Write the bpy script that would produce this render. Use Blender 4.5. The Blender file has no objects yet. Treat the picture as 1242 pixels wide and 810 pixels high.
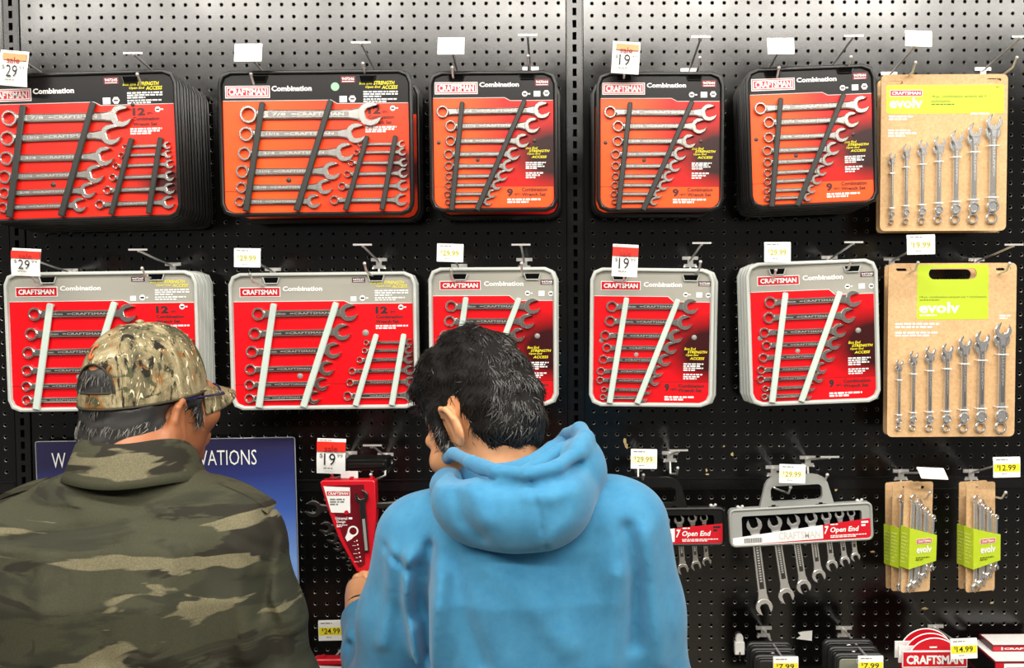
import bpy, math, random
import numpy as np
from mathutils import Vector, Matrix, Euler
from mathutils.geometry import tessellate_polygon
R = math.radians
S = bpy.context.scene
COL = S.collection
rnd = random.Random(7)

# ---------------------------------------------------------------- camera
W_PX, H_PX = 1242, 810
CAM = Vector((0.0, -2.3, 1.62))
F_PX, CX, CY = 1304.0, 680.0, 405.0
PITCH, ROLL = R(2.7), R(0.3)
cd = bpy.data.cameras.new('camera'); cam = bpy.data.objects.new('camera', cd); COL.objects.link(cam)
cd.sensor_width = 36.0; cd.lens = 36.0 * F_PX / W_PX
cd.shift_x = (W_PX / 2 - CX) / W_PX
cd.clip_start = 0.02
CAMROT = Matrix.Rotation(R(90) - PITCH, 3, 'X') @ Matrix.Rotation(-ROLL, 3, 'Z')
cam.matrix_world = Matrix.Translation(CAM) @ CAMROT.to_4x4()
S.camera = cam

def P(px, py, d=0.0):
    """point of the place at distance d from the pegboard (plane y=-d) seen at a pixel of the photograph"""
    v = CAMROT @ Vector(((px - CX) / F_PX, -(py - CY) / F_PX, -1.0))
    t = (-d - CAM.y) / v.y
    return CAM + v * t
def SC(d):                      # pixels per metre at distance d from the wall
    return F_PX / (2.3 - d)

# ---------------------------------------------------------------- world, lamps, exposure
wd = bpy.data.worlds.new('world'); S.world = wd; wd.use_nodes = True
bg = wd.node_tree.nodes['Background']; bg.inputs[0].default_value = (1.0, 0.97, 0.92, 1); bg.inputs[1].default_value = 0.14
S.view_settings.view_transform = 'Standard'; S.view_settings.look = 'None'
S.view_settings.gamma = 1.0; S.view_settings.use_curve_mapping = False
S.view_settings.exposure = 0.0
def lamp(name, loc, sx, sy, power, col=(1, .95, .87), rot=(0, 0, 0)):
    l = bpy.data.lights.new(name, 'AREA'); l.shape = 'RECTANGLE'; l.size = sx; l.size_y = sy; l.energy = power; l.color = col
    o = bpy.data.objects.new(name, l); COL.objects.link(o); o.location = loc; o.rotation_euler = rot
    return o
CEIL = 3.15
LAMPS = [(-1.8, -3.3, 46), (.75, -3.3, 66), (3.3, -3.3, 46), (-1.3, -1.35, 54), (1.3, -1.35, 54)]
for (lx, ly, pw) in LAMPS:
    back = ly < -2
    lamp('ceiling_tube_light', (lx, ly + (.09 if back else 0), CEIL - .09), 2.48 if back else 2.4, 0.26, pw, rot=(R(48) if back else 0, 0, 0))

# ---------------------------------------------------------------- helpers
MATS = {}
def mat(name, col, rough=.5, metal=0.0, spec=.5, coat=0.0, sheen=0.0):
    if name in MATS: return MATS[name]
    m = bpy.data.materials.new(name); m.use_nodes = True
    b = m.node_tree.nodes['Principled BSDF']
    b.inputs['Base Color'].default_value = (*col, 1); b.inputs['Roughness'].default_value = rough
    b.inputs['Metallic'].default_value = metal; b.inputs['Specular IOR Level'].default_value = spec
    b.inputs['Coat Weight'].default_value = coat; b.inputs['Sheen Weight'].default_value = sheen
    MATS[name] = m
    return m
def rgb(r, g, b):               # sRGB 0-255 -> linear
    f = lambda c: (c / 12.92 if c <= .04045 else ((c + .055) / 1.055) ** 2.4)
    return tuple(f(x / 255) for x in (r, g, b))
class NT:
    def __init__(s, m): s.t = m.node_tree; s.b = s.t.nodes['Principled BSDF']
    def n(s, typ, **kw):
        o = s.t.nodes.new(typ)
        for k, v in kw.items(): setattr(o, k, v)
        return o
    def l(s, a, b): s.t.links.new(a, b)
    def coord(s, which='Object', scale=(1, 1, 1), rot=(0, 0, 0), loc=(0, 0, 0)):
        c = s.n('ShaderNodeTexCoord'); mp = s.n('ShaderNodeMapping'); mp.inputs['Scale'].default_value = scale
        mp.inputs['Rotation'].default_value = rot; mp.inputs['Location'].default_value = loc
        s.l(c.outputs[which], mp.inputs[0]); return mp.outputs[0]
    def noise(s, vec, scale, detail=3, rough=.5, dist=0):
        o = s.n('ShaderNodeTexNoise'); o.inputs['Scale'].default_value = scale; o.inputs['Detail'].default_value = detail
        o.inputs['Roughness'].default_value = rough; o.inputs['Distortion'].default_value = dist
        s.l(vec, o.inputs['Vector']); return o.outputs['Fac']
    def ramp(s, fac, stops, interp='LINEAR'):
        o = s.n('ShaderNodeValToRGB'); o.color_ramp.interpolation = interp
        e = o.color_ramp.elements
        while len(e) < len(stops): e.new(.5)
        for q, (p, c) in zip(e, stops):
            q.position = p; q.color = (*c, 1) if len(c) == 3 else c
        s.l(fac, o.inputs[0]); return o.outputs[0]
    def mix(s, fac, a, b):
        o = s.n('ShaderNodeMix', data_type='RGBA')
        for sock, v in ((o.inputs[0], fac), (o.inputs[6], a), (o.inputs[7], b)):
            if isinstance(v, (tuple, list)): sock.default_value = (*v, 1)
            elif isinstance(v, (int, float)): sock.default_value = v
            else: s.l(v, sock)
        return o.outputs[2]
    def math(s, op, a, b=0.0, c=None):
        o = s.n('ShaderNodeMath', operation=op)
        for i, v in enumerate((a, b, c)):
            if v is None: continue
            if isinstance(v, (int, float)): o.inputs[i].default_value = v
            else: s.l(v, o.inputs[i])
        return o.outputs[0]
    def bump(s, h, strength=.3, dist=.002):
        o = s.n('ShaderNodeBump'); o.inputs['Strength'].default_value = strength; o.inputs['Distance'].default_value = dist
        s.l(h, o.inputs['Height']); s.l(o.outputs[0], s.b.inputs['Normal'])
    def base(s, c): s.l(c, s.b.inputs['Base Color'])

class MB:
    def __init__(s): s.v = []; s.f = []; s.m = []; s.M = None
    def add(s, vs, fs, mi=0):
        o = len(s.v)
        s.v += [tuple(s.M @ Vector(p)) for p in vs] if s.M is not None else [tuple(p) for p in vs]
        s.f += [tuple(i + o for i in f) for f in fs]; s.m += [mi] * len(fs)
    def box(s, c, sz, mi=0):
        x, y, z = c; a, b, h = sz[0] / 2, sz[1] / 2, sz[2] / 2
        vs = [(x + i * a, y + j * b, z + k * h) for k in (-1, 1) for j in (-1, 1) for i in (-1, 1)]
        s.add(vs, [(0, 2, 3, 1), (4, 5, 7, 6), (0, 1, 5, 4), (2, 6, 7, 3), (0, 4, 6, 2), (1, 3, 7, 5)], mi)
    def loft(s, rings, mi=0, capa=True, capb=True):     # rings of equal length, each CCW seen from the first ring's outside (-y)
        n = len(rings[0]); vs = [p for r in rings for p in r]; fs = []
        for k in range(len(rings) - 1):
            for i in range(n):
                j = (i + 1) % n
                fs.append((k * n + i, (k + 1) * n + i, (k + 1) * n + j, k * n + j))
        if capa: fs.append(tuple(range(n)))
        if capb: fs.append(tuple(reversed(range((len(rings) - 1) * n, len(rings) * n))))
        s.add(vs, fs, mi)
    def prism(s, pts, yf, yb, mi=0, bev=0.0):           # pts CCW in (x,z) seen from -y; yf front
        r = []
        if bev: r.append([(x, yf, z) for x, z in inset(pts, bev)]); r.append([(x, yf + bev, z) for x, z in pts])
        else: r.append([(x, yf, z) for x, z in pts])
        r.append([(x, yb, z) for x, z in pts])
        s.loft(r, mi)
    def face(s, pts, y, mi=0): s.add([(x, y, z) for x, z in pts], [tuple(range(len(pts)))], mi)
    def plate(s, outer, holes, yf, yb, mi=0):           # flat board with real holes
        polys = [outer] + holes
        tri = tessellate_polygon([[Vector((x, z, 0)) for x, z in q] for q in polys])
        flat = [q for pl in polys for q in pl]; n = len(flat)
        vs = [(x, yf, z) for x, z in flat] + [(x, yb, z) for x, z in flat]; fs = []
        for t in tri:
            a, b, c = (Vector(flat[i]) for i in t)
            if (b - a).cross(c - a) < 0: t = (t[0], t[2], t[1])
            fs.append(tuple(t)); fs.append(tuple(n + i for i in reversed(t)))
        o = 0
        for q in polys:
            L = len(q)
            for i in range(L):
                a, b = o + i, o + (i + 1) % L
                fs.append((a, n + a, n + b, b))
            o += L
        s.add(vs, fs, mi)
    def tube(s, pts, r, mi=0, n=8, caps=True, flat=1.0):
        pts = [Vector(p) for p in pts]; rr = r if isinstance(r, (list, tuple)) else [r] * len(pts)
        vs = []; fs = []; ref = None
        for i, p in enumerate(pts):
            t = (pts[min(i + 1, len(pts) - 1)] - pts[max(i - 1, 0)]).normalized()
            if ref is None: ref = Vector((0, 0, 1)) if abs(t.z) < .9 else Vector((1, 0, 0))
            a = t.cross(ref); a.normalize(); b = a.cross(t); ref = b
            for k in range(n):
                th = 2 * math.pi * k / n
                vs.append(p + (a * math.cos(th) + b * math.sin(th) * flat) * rr[i])
        for i in range(len(pts) - 1):
            for k in range(n):
                l = (k + 1) % n
                fs.append((i * n + k, (i + 1) * n + k, (i + 1) * n + l, i * n + l))
        if caps: fs.append(tuple(range(n))); fs.append(tuple(reversed(range((len(pts) - 1) * n, len(pts) * n))))
        s.add(vs, fs, mi)
    def ball(s, c, r, mi=0, n=10, m=6, sc=(1, 1, 1)):
        c = Vector(c); vs = []; fs = []
        for i in range(1, m):
            ph = math.pi * i / m
            for k in range(n):
                th = 2 * math.pi * k / n
                vs.append((c.x + r * sc[0] * math.sin(ph) * math.cos(th), c.y + r * sc[1] * math.sin(ph) * math.sin(th), c.z + r * sc[2] * math.cos(ph)))
        vs += [(c.x, c.y, c.z + r * sc[2]), (c.x, c.y, c.z - r * sc[2])]; T = len(vs) - 2
        for i in range(m - 2):
            for k in range(n):
                l = (k + 1) % n; fs.append((i * n + k, (i + 1) * n + k, (i + 1) * n + l, i * n + l))
        for k in range(n):
            l = (k + 1) % n; fs.append((T, k, l)); fs.append((T + 1, (m - 2) * n + l, (m - 2) * n + k))
        s.add(vs, fs, mi)
    def disc(s, c, r, y, mi=0, n=20, th=0.0004): s.prism(circ(c, r, n), y - th, y, mi)
    def text(s, t, x0, x1, z0, z1, y, mi=0, bold=0.0, shear=0.0, keep=False):
        """lettering fitted to a rectangle of the (x,z) plane"""
        vs, fs, (ax, az, bx, bz) = glyphs(t, bold, shear)
        sx = (x1 - x0) / (bx - ax); sz = (z1 - z0) / (bz - az)
        s.add([(x0 + (a - ax) * sx, y, z0 + (b - az) * sz) for a, b in vs], fs, mi)
    def micro(s, x0, x1, z1, z0, lines, y, mi=0, seed=1, fill=.62):
        r = random.Random(seed); h = (z1 - z0) / lines
        for k in range(lines):
            x = x0; zc = z1 - (k + .5) * h; end = x1 - (r.random() * .25 + (.3 if k == lines - 1 else 0)) * (x1 - x0)
            while x < end:
                w = h * r.uniform(.8, 2.6); w = min(w, end - x)
                if w > h * .3: s.face(rect(x, x + w, zc - h * fill / 2, zc + h * fill / 2), y, mi)
                x += w + h * .4
    def obj(s, name, mats, parent=None, loc=None, rot=None, smooth=35):
        me = bpy.data.meshes.new(name); me.from_pydata(s.v, [], s.f)
        ms = mats if isinstance(mats, (list, tuple)) else [mats]
        for m in ms: me.materials.append(m)
        if len(ms) > 1: me.polygons.foreach_set('material_index', s.m)
        if smooth: me.polygons.foreach_set('use_smooth', [True] * len(s.f)); me.set_sharp_from_angle(angle=R(smooth))
        me.update()
        o = bpy.data.objects.new(name, me); COL.objects.link(o)
        if parent is not None: o.parent = parent
        if loc is not None: o.location = loc
        if rot is not None: o.rotation_euler = rot
        return o
def rect(x0, x1, z0, z1): return [(x0, z0), (x1, z0), (x1, z1), (x0, z1)]
def circ(c, r, n=20): return [(c[0] + r * math.cos(2 * math.pi * i / n), c[1] + r * math.sin(2 * math.pi * i / n)) for i in range(n)]
def rrect(x0, x1, z0, z1, r, n=3):
    out = []
    for (cx, cz, a) in ((x1 - r, z0 + r, -90), (x1 - r, z1 - r, 0), (x0 + r, z1 - r, 90), (x0 + r, z0 + r, 180)):
        for i in range(n + 1):
            t = R(a + 90 * i / n); out.append((cx + r * math.cos(t), cz + r * math.sin(t)))
    return out
def inset(pts, d):
    n = len(pts); out = []
    for i in range(n):
        a, b, c = Vector(pts[i - 1]), Vector(pts[i]), Vector(pts[(i + 1) % n])
        e, f = (b - a).normalized(), (c - b).normalized()
        n1, n2 = Vector((-e.y, e.x)), Vector((-f.y, f.x)); m = n1 + n2
        k = m.length_squared
        out.append(tuple(b + (m * (2 * d / k) if k > .3 else n1 * d)))
    return out
GL = {}
def glyphs(t, bold, shear):
    k = (t, bold, shear)
    if k in GL: return GL[k]
    c = bpy.data.curves.new('lettering', 'FONT'); c.body = t; c.offset = bold; c.shear = shear; c.resolution_u = 2; c.fill_mode = 'FRONT'
    o = bpy.data.objects.new('lettering', c); me = bpy.data.meshes.new_from_object(o)
    vs = [(v.co.x, v.co.y) for v in me.vertices]
    fs = []
    for p in me.polygons:
        f = list(p.vertices)
        if p.normal.z < 0: f.reverse()
        fs.append(tuple(f))
    xs = [a for a, b in vs]; zs = [b for a, b in vs]
    GL[k] = (vs, fs, (min(xs), min(zs), max(xs), max(zs)))
    bpy.data.objects.remove(o); bpy.data.curves.remove(c); bpy.data.meshes.remove(me)
    return GL[k]
def tag(o, label=None, cat=None, group=None, kind=None):
    if label: o['label'] = label
    if cat: o['category'] = cat
    if group: o['group'] = group
    if kind: o['kind'] = kind
    return o
def thing(name, label, cat, loc=(0, 0, 0), rot=(0, 0, 0), group=None):
    o = bpy.data.objects.new(name, None); COL.objects.link(o); o.location = loc; o.rotation_euler = rot; o.empty_display_size = .05
    return tag(o, label, cat, group)
def copy_tree(o, parent=None):
    c = o.copy(); COL.objects.link(c)
    if parent is not None: c.parent = parent
    for ch in [q for q in KIDS.get(o.name, [])]: copy_tree(ch, c)
    return c
KIDS = {}
def index_kids():
    KIDS.clear()
    for q in COL.objects:
        if q.parent: KIDS.setdefault(q.parent.name, []).append(q)

# ---------------------------------------------------------------- materials
def enamel(name, col, gloss, rough):
    """black enamel: matt body under a thin soft-edged gloss"""
    m = mat(name, col, .9, 0, 0); t = NT(m); out = t.t.nodes['Material Output']
    g = t.n('ShaderNodeBsdfGlossy', distribution='BECKMANN'); d = t.n('ShaderNodeBsdfDiffuse'); d.inputs[0].default_value = (*col, 1)
    v = t.coord('Object'); t.l(t.ramp(t.noise(v, 7, 4), [(.3, (rough * .85,) * 3), (.75, (rough * 1.2,) * 3)]), g.inputs['Roughness'])
    lw = t.n('ShaderNodeFresnel'); lw.inputs[0].default_value = 1.75
    mx = t.n('ShaderNodeMixShader'); t.l(t.math('MULTIPLY', lw.outputs[0], gloss), mx.inputs[0]); t.l(d.outputs[0], mx.inputs[1]); t.l(g.outputs[0], mx.inputs[2])
    b = t.n('ShaderNodeBump'); b.inputs['Strength'].default_value = .04; b.inputs['Distance'].default_value = .001; t.l(t.noise(v, 50, 3), b.inputs['Height']); t.l(b.outputs[0], g.inputs['Normal'])
    t.l(mx.outputs[0], out.inputs[0]); return m
M_PEG = enamel('black_enamelled_pegboard', (.004, .0038, .0036), 1.0, .19)
M_RIM = mat('worn_metal_hole_rim', (.15, .145, .135), .3, .9)
M_BACK = mat('board_backing', (.004, .004, .004), .8)
M_POST = enamel('black_steel_upright', (.006, .006, .006), 1.0, .26)
M_SLOT = mat('dark_void', (.001, .001, .001), .9, 0, .1)
M_CHIP = mat('torn_label_paper', rgb(196, 172, 120), .8)
M_ZINC = mat('zinc_wire', (.70, .69, .66), .3, .55)
M_WHITE = mat('white_card', (.86, .85, .82), .45)
M_TAGGLOSS = mat('laminated_price_tag', (.88, .88, .86), .22, 0, .6)
M_YEL = mat('yellow_print', rgb(240, 225, 40), .5)
M_PALEY = mat('pale_yellow_band', rgb(252, 250, 205), .35)
M_SALE = mat('sale_red_print', rgb(225, 45, 30), .4)
M_INK = mat('black_ink', (.012, .012, .012), .5)
M_GREYINK = mat('grey_ink', rgb(120, 118, 110), .5)
M_OCHREINK = mat('ochre_ink', rgb(160, 150, 25), .5)
M_LOGO = mat('logo_red', rgb(196, 14, 34), .35)
M_MAROON = mat('maroon_print', rgb(120, 10, 28), .35)
M_BLKPL = mat('black_tray_plastic', (.008, .008, .0075), .28, 0, .38)
M_SILPL = mat('silver_grey_tray_plastic', rgb(186, 190, 184), .38)
M_STRB = mat('charcoal_strap', (.024, .024, .022), .42)
M_STRS = mat('pale_strap', rgb(192, 206, 198), .4)
M_HEADB = mat('black_print', (.007, .0065, .0065), .3, 0, .35)
M_HEADS = mat('grey_print', rgb(158, 156, 146), .35)
M_CARDW = mat('white_print', (.84, .84, .82), .4)
M_DKRED = mat('dark_red_print_ink', rgb(70, 8, 8), .45)
M_LIME = mat('lime_print', rgb(184, 206, 44), .42)
M_LIMEINK = mat('olive_ink', rgb(95, 105, 25), .5)
M_LIMEPALE = mat('pale_lime_print', rgb(226, 232, 130), .42)
M_RIVET = mat('grey_rivet', rgb(140, 140, 134), .35)
M_RIVETD = mat('dark_rivet', rgb(52, 50, 46), .35)
M_STEEL = mat('satin_chrome', (.72, .70, .66), .25, 1.0)
M_CHROME = mat('bright_chrome', (.85, .85, .84), .2, .85)
M_DKSTEEL = mat('dark_grey_steel', (.15, .145, .135), .34, 1.0)
M_INLAY = mat('dark_recess_panel', (.05, .048, .045), .45, .6)
M_INLAYP = mat('shallow_recess_panel', (.26, .25, .235), .4, .9)
M_ETCH = mat('light_raised_lettering', (.62, .61, .58), .35, .6)
M_KRAFT = mat('kraft_cardboard', rgb(196, 158, 112), .75)
t = NT(M_KRAFT); v = t.coord('Object', (60, 60, 60)); t.base(t.ramp(t.noise(v, 3, 6, .7), [(.3, rgb(192, 152, 106)), (.7, rgb(218, 182, 136))]))
def print_field(name, hot, mid, dark, dc, dr, dk=1.0):
    """printed artwork of an insert card: a colour blend with a dark printed patch"""
    m = mat(name, mid, .3, 0, .5); t = NT(m); v = t.coord('Generated'); sp = t.n('ShaderNodeSeparateXYZ'); t.l(v, sp.inputs[0])
    w = t.math('ADD', sp.outputs[0], t.math('MULTIPLY', t.noise(v, 2.5, 1), .2))
    c = t.ramp(w, [(.38, hot), (.66, mid)])
    dx = t.math('MULTIPLY', t.math('SUBTRACT', sp.outputs[0], dc[0]), 1 / dr[0]); dz = t.math('MULTIPLY', t.math('SUBTRACT', sp.outputs[2], dc[1]), 1 / dr[1])
    q = t.math('SQRT', t.math('ADD', t.math('MULTIPLY', dx, dx), t.math('MULTIPLY', dz, dz)))
    t.base(t.mix(t.ramp(q, [(.45, (dk,) * 3), (1.0, (0, 0, 0))]), c, dark)); return m
ORG, RED, REDS = rgb(244, 84, 24), rgb(214, 22, 14), rgb(222, 6, 20)
M_FB9 = print_field('orange_red_print_with_dark_patch', ORG, RED, rgb(44, 14, 12), (1.0, .40), (.42, .30))
M_FB12 = print_field('orange_red_print', ORG, rgb(236, 60, 20), rgb(90, 12, 10), (1.02, .33), (.24, .16))
M_FB12R = print_field('red_print', rgb(232, 30, 16), rgb(226, 40, 20), rgb(70, 12, 10), (1.02, .22), (.3, .16))
M_FS9 = print_field('red_print_with_dark_patch', REDS, REDS, rgb(52, 6, 10), (1.0, .40), (.46, .32))
M_FS12 = print_field('plain_red_print', REDS, REDS, rgb(90, 4, 10), (1.05, .3), (.14, .3))
M_BANDO = mat('orange_band_print', ORG, .32); M_BANDR = mat('red_band_print', rgb(206, 8, 20), .32)
# ---------------------------------------------------------------- the setting: floor, ceiling, pegboard wall
m_floor = mat('polished_concrete_tile', rgb(150, 142, 130), .35); t = NT(m_floor); v = t.coord('Object'); t.base(t.ramp(t.noise(v, 3, 5), [(.3, rgb(136, 128, 116)), (.7, rgb(164, 156, 142))]))
b = MB(); b.box((0, -2.0, -.05), (5.2, 5.0, .1)); tag(b.obj('floor', m_floor), kind='structure')
m_ceil = mat('white_ceiling_tile', (.75, .74, .72), .8)
b = MB(); b.box((0, -2.0, CEIL + .05), (5.2, 5.0, .1)); tag(b.obj('ceiling', m_ceil), kind='structure')
# lamp housings on the ceiling
m_house = mat('white_lamp_housing', (.8, .8, .8), .4)
m_diff = mat('lamp_diffuser', (.9, .9, .88), .4); NT(m_diff).b.inputs['Emission Color'].default_value = (1, .95, .87, 1); NT(m_diff).b.inputs['Emission Strength'].default_value = 6
for (lx, ly, pw) in LAMPS:
    where = 'over the shoppers' if ly > -2 else 'back over the aisle'; side = 'left' if lx < 0 else ('right' if ly > -2 or lx > 2 else 'middle')
    o = thing('ceiling_light', '%s long white ceiling tube light fitting, %s' % (side, where), 'ceiling light', (lx, ly, CEIL), group='ceiling tube lights')
    h = MB(); h.box((0, 0, -.015), (2.46, .12, .03)); h.loft([[(-1.2, -.05, -.03), (1.2, -.05, -.03), (1.2, .05, -.03), (-1.2, .05, -.03)], [(-1.22, -.11, 0), (1.22, -.11, 0), (1.22, .11, 0), (-1.22, .11, 0)]]); h.obj('housing', m_house, o)
    h = MB(); h.tube([(-1.2, 0, -.05), (1.2, 0, -.05)], .019, 0, 10); h.obj('tube', m_diff, o)

PITCH_H = 0.0254
def pegboard(name, xa, xb, za, zb, x_h0, z_h0, parent):
    """perforated panel: real through holes with rolled rims on a 1 inch grid"""
    n = 16; r0, r1 = .0027, .0042; h = PITCH_H / 2
    nx0 = math.ceil((xa + .009 - x_h0) / PITCH_H); nx1 = math.floor((xb - .009 - x_h0) / PITCH_H)
    nz0 = math.ceil((za + .009 - z_h0) / PITCH_H); nz1 = math.floor((zb - .009 - z_h0) / PITCH_H)
    sq = []
    for i in range(n):
        t = 2 * math.pi * i / n; c, s_ = math.cos(t), math.sin(t); k = h / max(abs(c), abs(s_)); sq.append((c * k, s_ * k))
    cell = [(x, 0, z) for x, z in sq]
    for (r, y) in ((r1, 0), (.0034, .00042), (r0, .0012), (r0, .007)):
        cell += [(r * math.cos(2 * math.pi * i / n), y, r * math.sin(2 * math.pi * i / n)) for i in range(n)]
    cell = np.array(cell); fc = []
    for k in range(4):
        for i in range(n):
            j = (i + 1) % n; fc.append((k * n + i, k * n + j, (k + 1) * n + j, (k + 1) * n + i))
    fc = np.array(fc); V = []; Fs = []; q = 0
    for a in range(nx0, nx1 + 1):
        for c in range(nz0, nz1 + 1):
            V.append(cell + np.array([x_h0 + a * PITCH_H, 0, z_h0 + c * PITCH_H])); Fs.append(fc + q); q += len(cell)
    b = MB(); b.v = [tuple(p) for p in np.concatenate(V)]; b.f = [tuple(int(i) for i in f) for f in np.concatenate(Fs)]; b.m = [1 if (i % (4 * n)) // n in (1, 2) else 0 for i in range(len(b.f))]
    gx0, gx1 = x_h0 + nx0 * PITCH_H - h, x_h0 + nx1 * PITCH_H + h; gz0, gz1 = z_h0 + nz0 * PITCH_H - h, z_h0 + nz1 * PITCH_H + h
    for (x0, x1, z0, z1) in ((xa, gx0, za, zb), (gx1, xb, za, zb), (gx0, gx1, za, gz0), (gx0, gx1, gz1, zb)):
        b.face(rect(x0, x1, z0, z1), 0)
    for pts in (((xa, za), (xa, zb)), ((xb, zb), (xb, za)), ((xa, zb), (xb, zb)), ((xb, za), (xa, za))):
        (p, q_), (r_, s_) = pts; b.add([(p, 0, q_), (p, .008, q_), (r_, .008, s_), (r_, 0, s_)], [(0, 3, 2, 1)])
    return b.obj(name, [M_PEG, M_RIM], parent, smooth=0)
wall = bpy.data.objects.new('wall_back', None); COL.objects.link(wall); wall['kind'] = 'structure'
XL = P(13, 15).x; XC = P(697.5, 200).x; XR = XC + (XC - XL)
SEAM = P(621, 583).z; ZT = 2.52; ZB = 0.2
hx0 = P(35, 7).x; hz0 = P(35, 7).z; hx1 = P(718, 20).x; hz1 = P(718, 19).z
EDGE = .019
for (xa, xb, x0, zz0) in ((XL + EDGE, XC - EDGE, hx0, hz0), (XC + EDGE, XR - EDGE, hx1, hz1), (XL - .9, XL - EDGE, hx0 - PITCH_H * 4, hz0)):
    pegboard('pegboard_panel', xa, xb, SEAM + .004, ZT, x0, zz0, wall)
    pegboard('pegboard_panel', xa, xb, ZB, SEAM - .022, x0, zz0 - .011, wall)
    # ledge between upper and lower panel
    l = MB(); l.prism(rect(xa, xb, SEAM - .022, SEAM + .004), -.0015, .006, 0, .0012); l.prism(rect(xa, xb, SEAM + .001, SEAM + .005), -.004, 0, 0, .001); l.obj('panel_rail', M_POST, wall)
b = MB(); b.box(((XL - .9 + XR) / 2, .03, (ZB + ZT) / 2), (XR - XL + .9, .02, ZT - ZB)); b.obj('backing_sheet', M_BACK, wall)
# torn paper remnants left on the board
b = MB(); rr = random.Random(3)
for (px, py, w_, h_) in ((758, 536, 4, 10), (760, 541, 3, 6), (888, 551, 3, 5), (878, 541, 1.6, 2), (857, 570, 2, 5), (858, 575, 4, 1.5), (945, 541, 1.5, 1.6), (1014, 593, 4, 5), (1058, 669, 6, 2), (1121, 738, 8, 3), (1203, 731, 4, 2)):
    p = P(px, py); s_ = 1 / SC(0); pts = []
    for i in range(9):
        a = 2 * math.pi * i / 9; k = rr.uniform(.55, 1.1); pts.append((p.x + math.cos(a) * w_ * s_ / 1.6 * k, p.z + math.sin(a) * h_ * s_ / 1.6 * k))
    b.prism(pts, -.0005, .0005)
b.obj('paper_remnant', M_CHIP, wall)['kind'] = 'stuff'
# slotted uprights
for i, xc in enumerate((XL, XC, XR)):
    b = MB(); w = .0155; sl = .0042; zs = hz0 + .007; p = .0254; hh = .0079
    x0, x1 = xc - w, xc + w
    k0 = math.ceil((ZB - zs) / p) + 1; k1 = math.floor((ZT - zs) / p) - 1
    for (a, c) in ((x0, xc - sl), (xc + sl, x1)): b.box(((a + c) / 2, .002, (ZB + ZT) / 2), (c - a, .008, ZT - ZB))
    for k in range(k0, k1):
        b.box((xc, .002, zs + (k + .5) * p), (2 * sl, .008, p - 2 * hh))
    b.box((xc, .014, (ZB + ZT) / 2), (2 * w, .004, ZT - ZB), 1)
    for sg in (-1, 1):                       # raised flanges at both sides
        b.prism(rect(xc + sg * (w + .0012) - .0012, xc + sg * (w + .0012) + .0012, ZB, ZT), -.0045, .006, 0, .0006)
    o = b.obj('trim_%d' % (i + 1), [M_POST, M_SLOT]); tag(o, kind='structure')
b = MB(); b.box((0, -.2, .1), (4.6, .45, .2)); b.prism(rect(-2.3, 2.3, .17, .2), -.44, -.425, 0, .002); tag(b.obj('trim_4', M_POST), kind='structure')

# ---------------------------------------------------------------- wrenches
def jaw_pts(c, r, ang, n=18):
    """outline of an open end: a round head cut by a flat sided mouth"""
    s_ = .50 * r; out = []
    a0 = R(33)
    for i in range(n + 1):
        a = a0 + (2 * math.pi - 2 * a0) * i / n; out.append((r * math.cos(a) * 1.0, r * math.sin(a)))
    out += [(r * .93, -s_ * 1.02), (r * .45, -s_), (-r * .12, -s_ * .98), (-r * .38, -s_ * .55), (-r * .38, s_ * .55), (-r * .12, s_ * .98), (r * .45, s_), (r * .93, s_ * 1.02)]
    ca, sa = math.cos(ang), math.sin(ang)
    return [(c[0] + x * ca - z * sa, c[1] + x * sa + z * ca) for x, z in out]
def wrench_mb(L, r, tilt=R(15), th=.0075, jr=1.36, etch='CRAFTSMAN', size='', ring_open=True, b=None, M=None):
    """combination wrench lying along +x: ring at the origin, open end at x=L (measured to the jaw tips), front towards -y"""
    b = b or MB(); b.M = M
    rj = r * jr; cj = L - rj * .82; w0, w1 = r * .60, r * .50
    # ring: profile lathed about y
    n = 20; ri = r * .70; rings = []
    for (q, y) in ((ri, -th * .5), (ri, -th * .92), (ri + .0006, -th), (r - .0012, -th), (r, -th + .0012), (r, -.0012), (r - .001, 0), (ri, 0)):
        rings.append([(q * math.cos(2 * math.pi * i / n), y, q * math.sin(2 * math.pi * i / n)) for i in range(n)])
    # quads outward
    vs = [p for g in rings for p in g]; fs = []
    for k in range(len(rings) - 1):
        for i in range(n):
            j = (i + 1) % n; fs.append((k * n + i, k * n + j, (k + 1) * n + j, (k + 1) * n + i))
    for i in range(n):
        j = (i + 1) % n; k = len(rings) - 1; fs.append((k * n + i, k * n + j, j, i))
    b.add(vs, [f[::-1] for f in fs], 0)
    # shank with flared ends
    xs = [r * .90, r * 1.35, r * 2.0, L * .5, cj - rj * 1.7, cj - rj * .95, cj - rj * .5]
    hw = [r * .62, r * .56, w1 * 1.05, w1, w1 * 1.05, rj * .52, rj * .72]
    up = [(x, h) for x, h in zip(xs, hw)]; lo = [(x, -h) for x, h in zip(xs, hw)]
    b.prism(lo + up[::-1], -th * .86, -th * .12, 0, min(.0028, r * .2))
    jp = jaw_pts((cj, 0), rj, tilt); b.prism(jp, -th * .95, -th * .05, 0, min(.0012, rj * .07))
    # recessed panel with lettering
    pa, pb = r * 2.2, cj - rj * 1.75
    if pb - pa > .03 and etch:
        hh = w1 * .55; y = -th * .86 - .00015
        b.prism(rrect(pa, pb, -hh, hh, hh * .5, 2), y, y + .0003, 1)
        m = pb - pa
        b.text(etch, pa + m * .36, pb - m * .06, -hh * .62, hh * .62, y - .0002, 2, .012)
        b.face(rect(pa + m * .29, pa + m * .35, -hh * .2, hh * .2), y - .0002, 2)
        if size: b.text(size, pa + m * .05, pa + m * .22, -hh * .6, hh * .6, y - .0002, 2, .012)
    b.M = None
    return b
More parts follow.
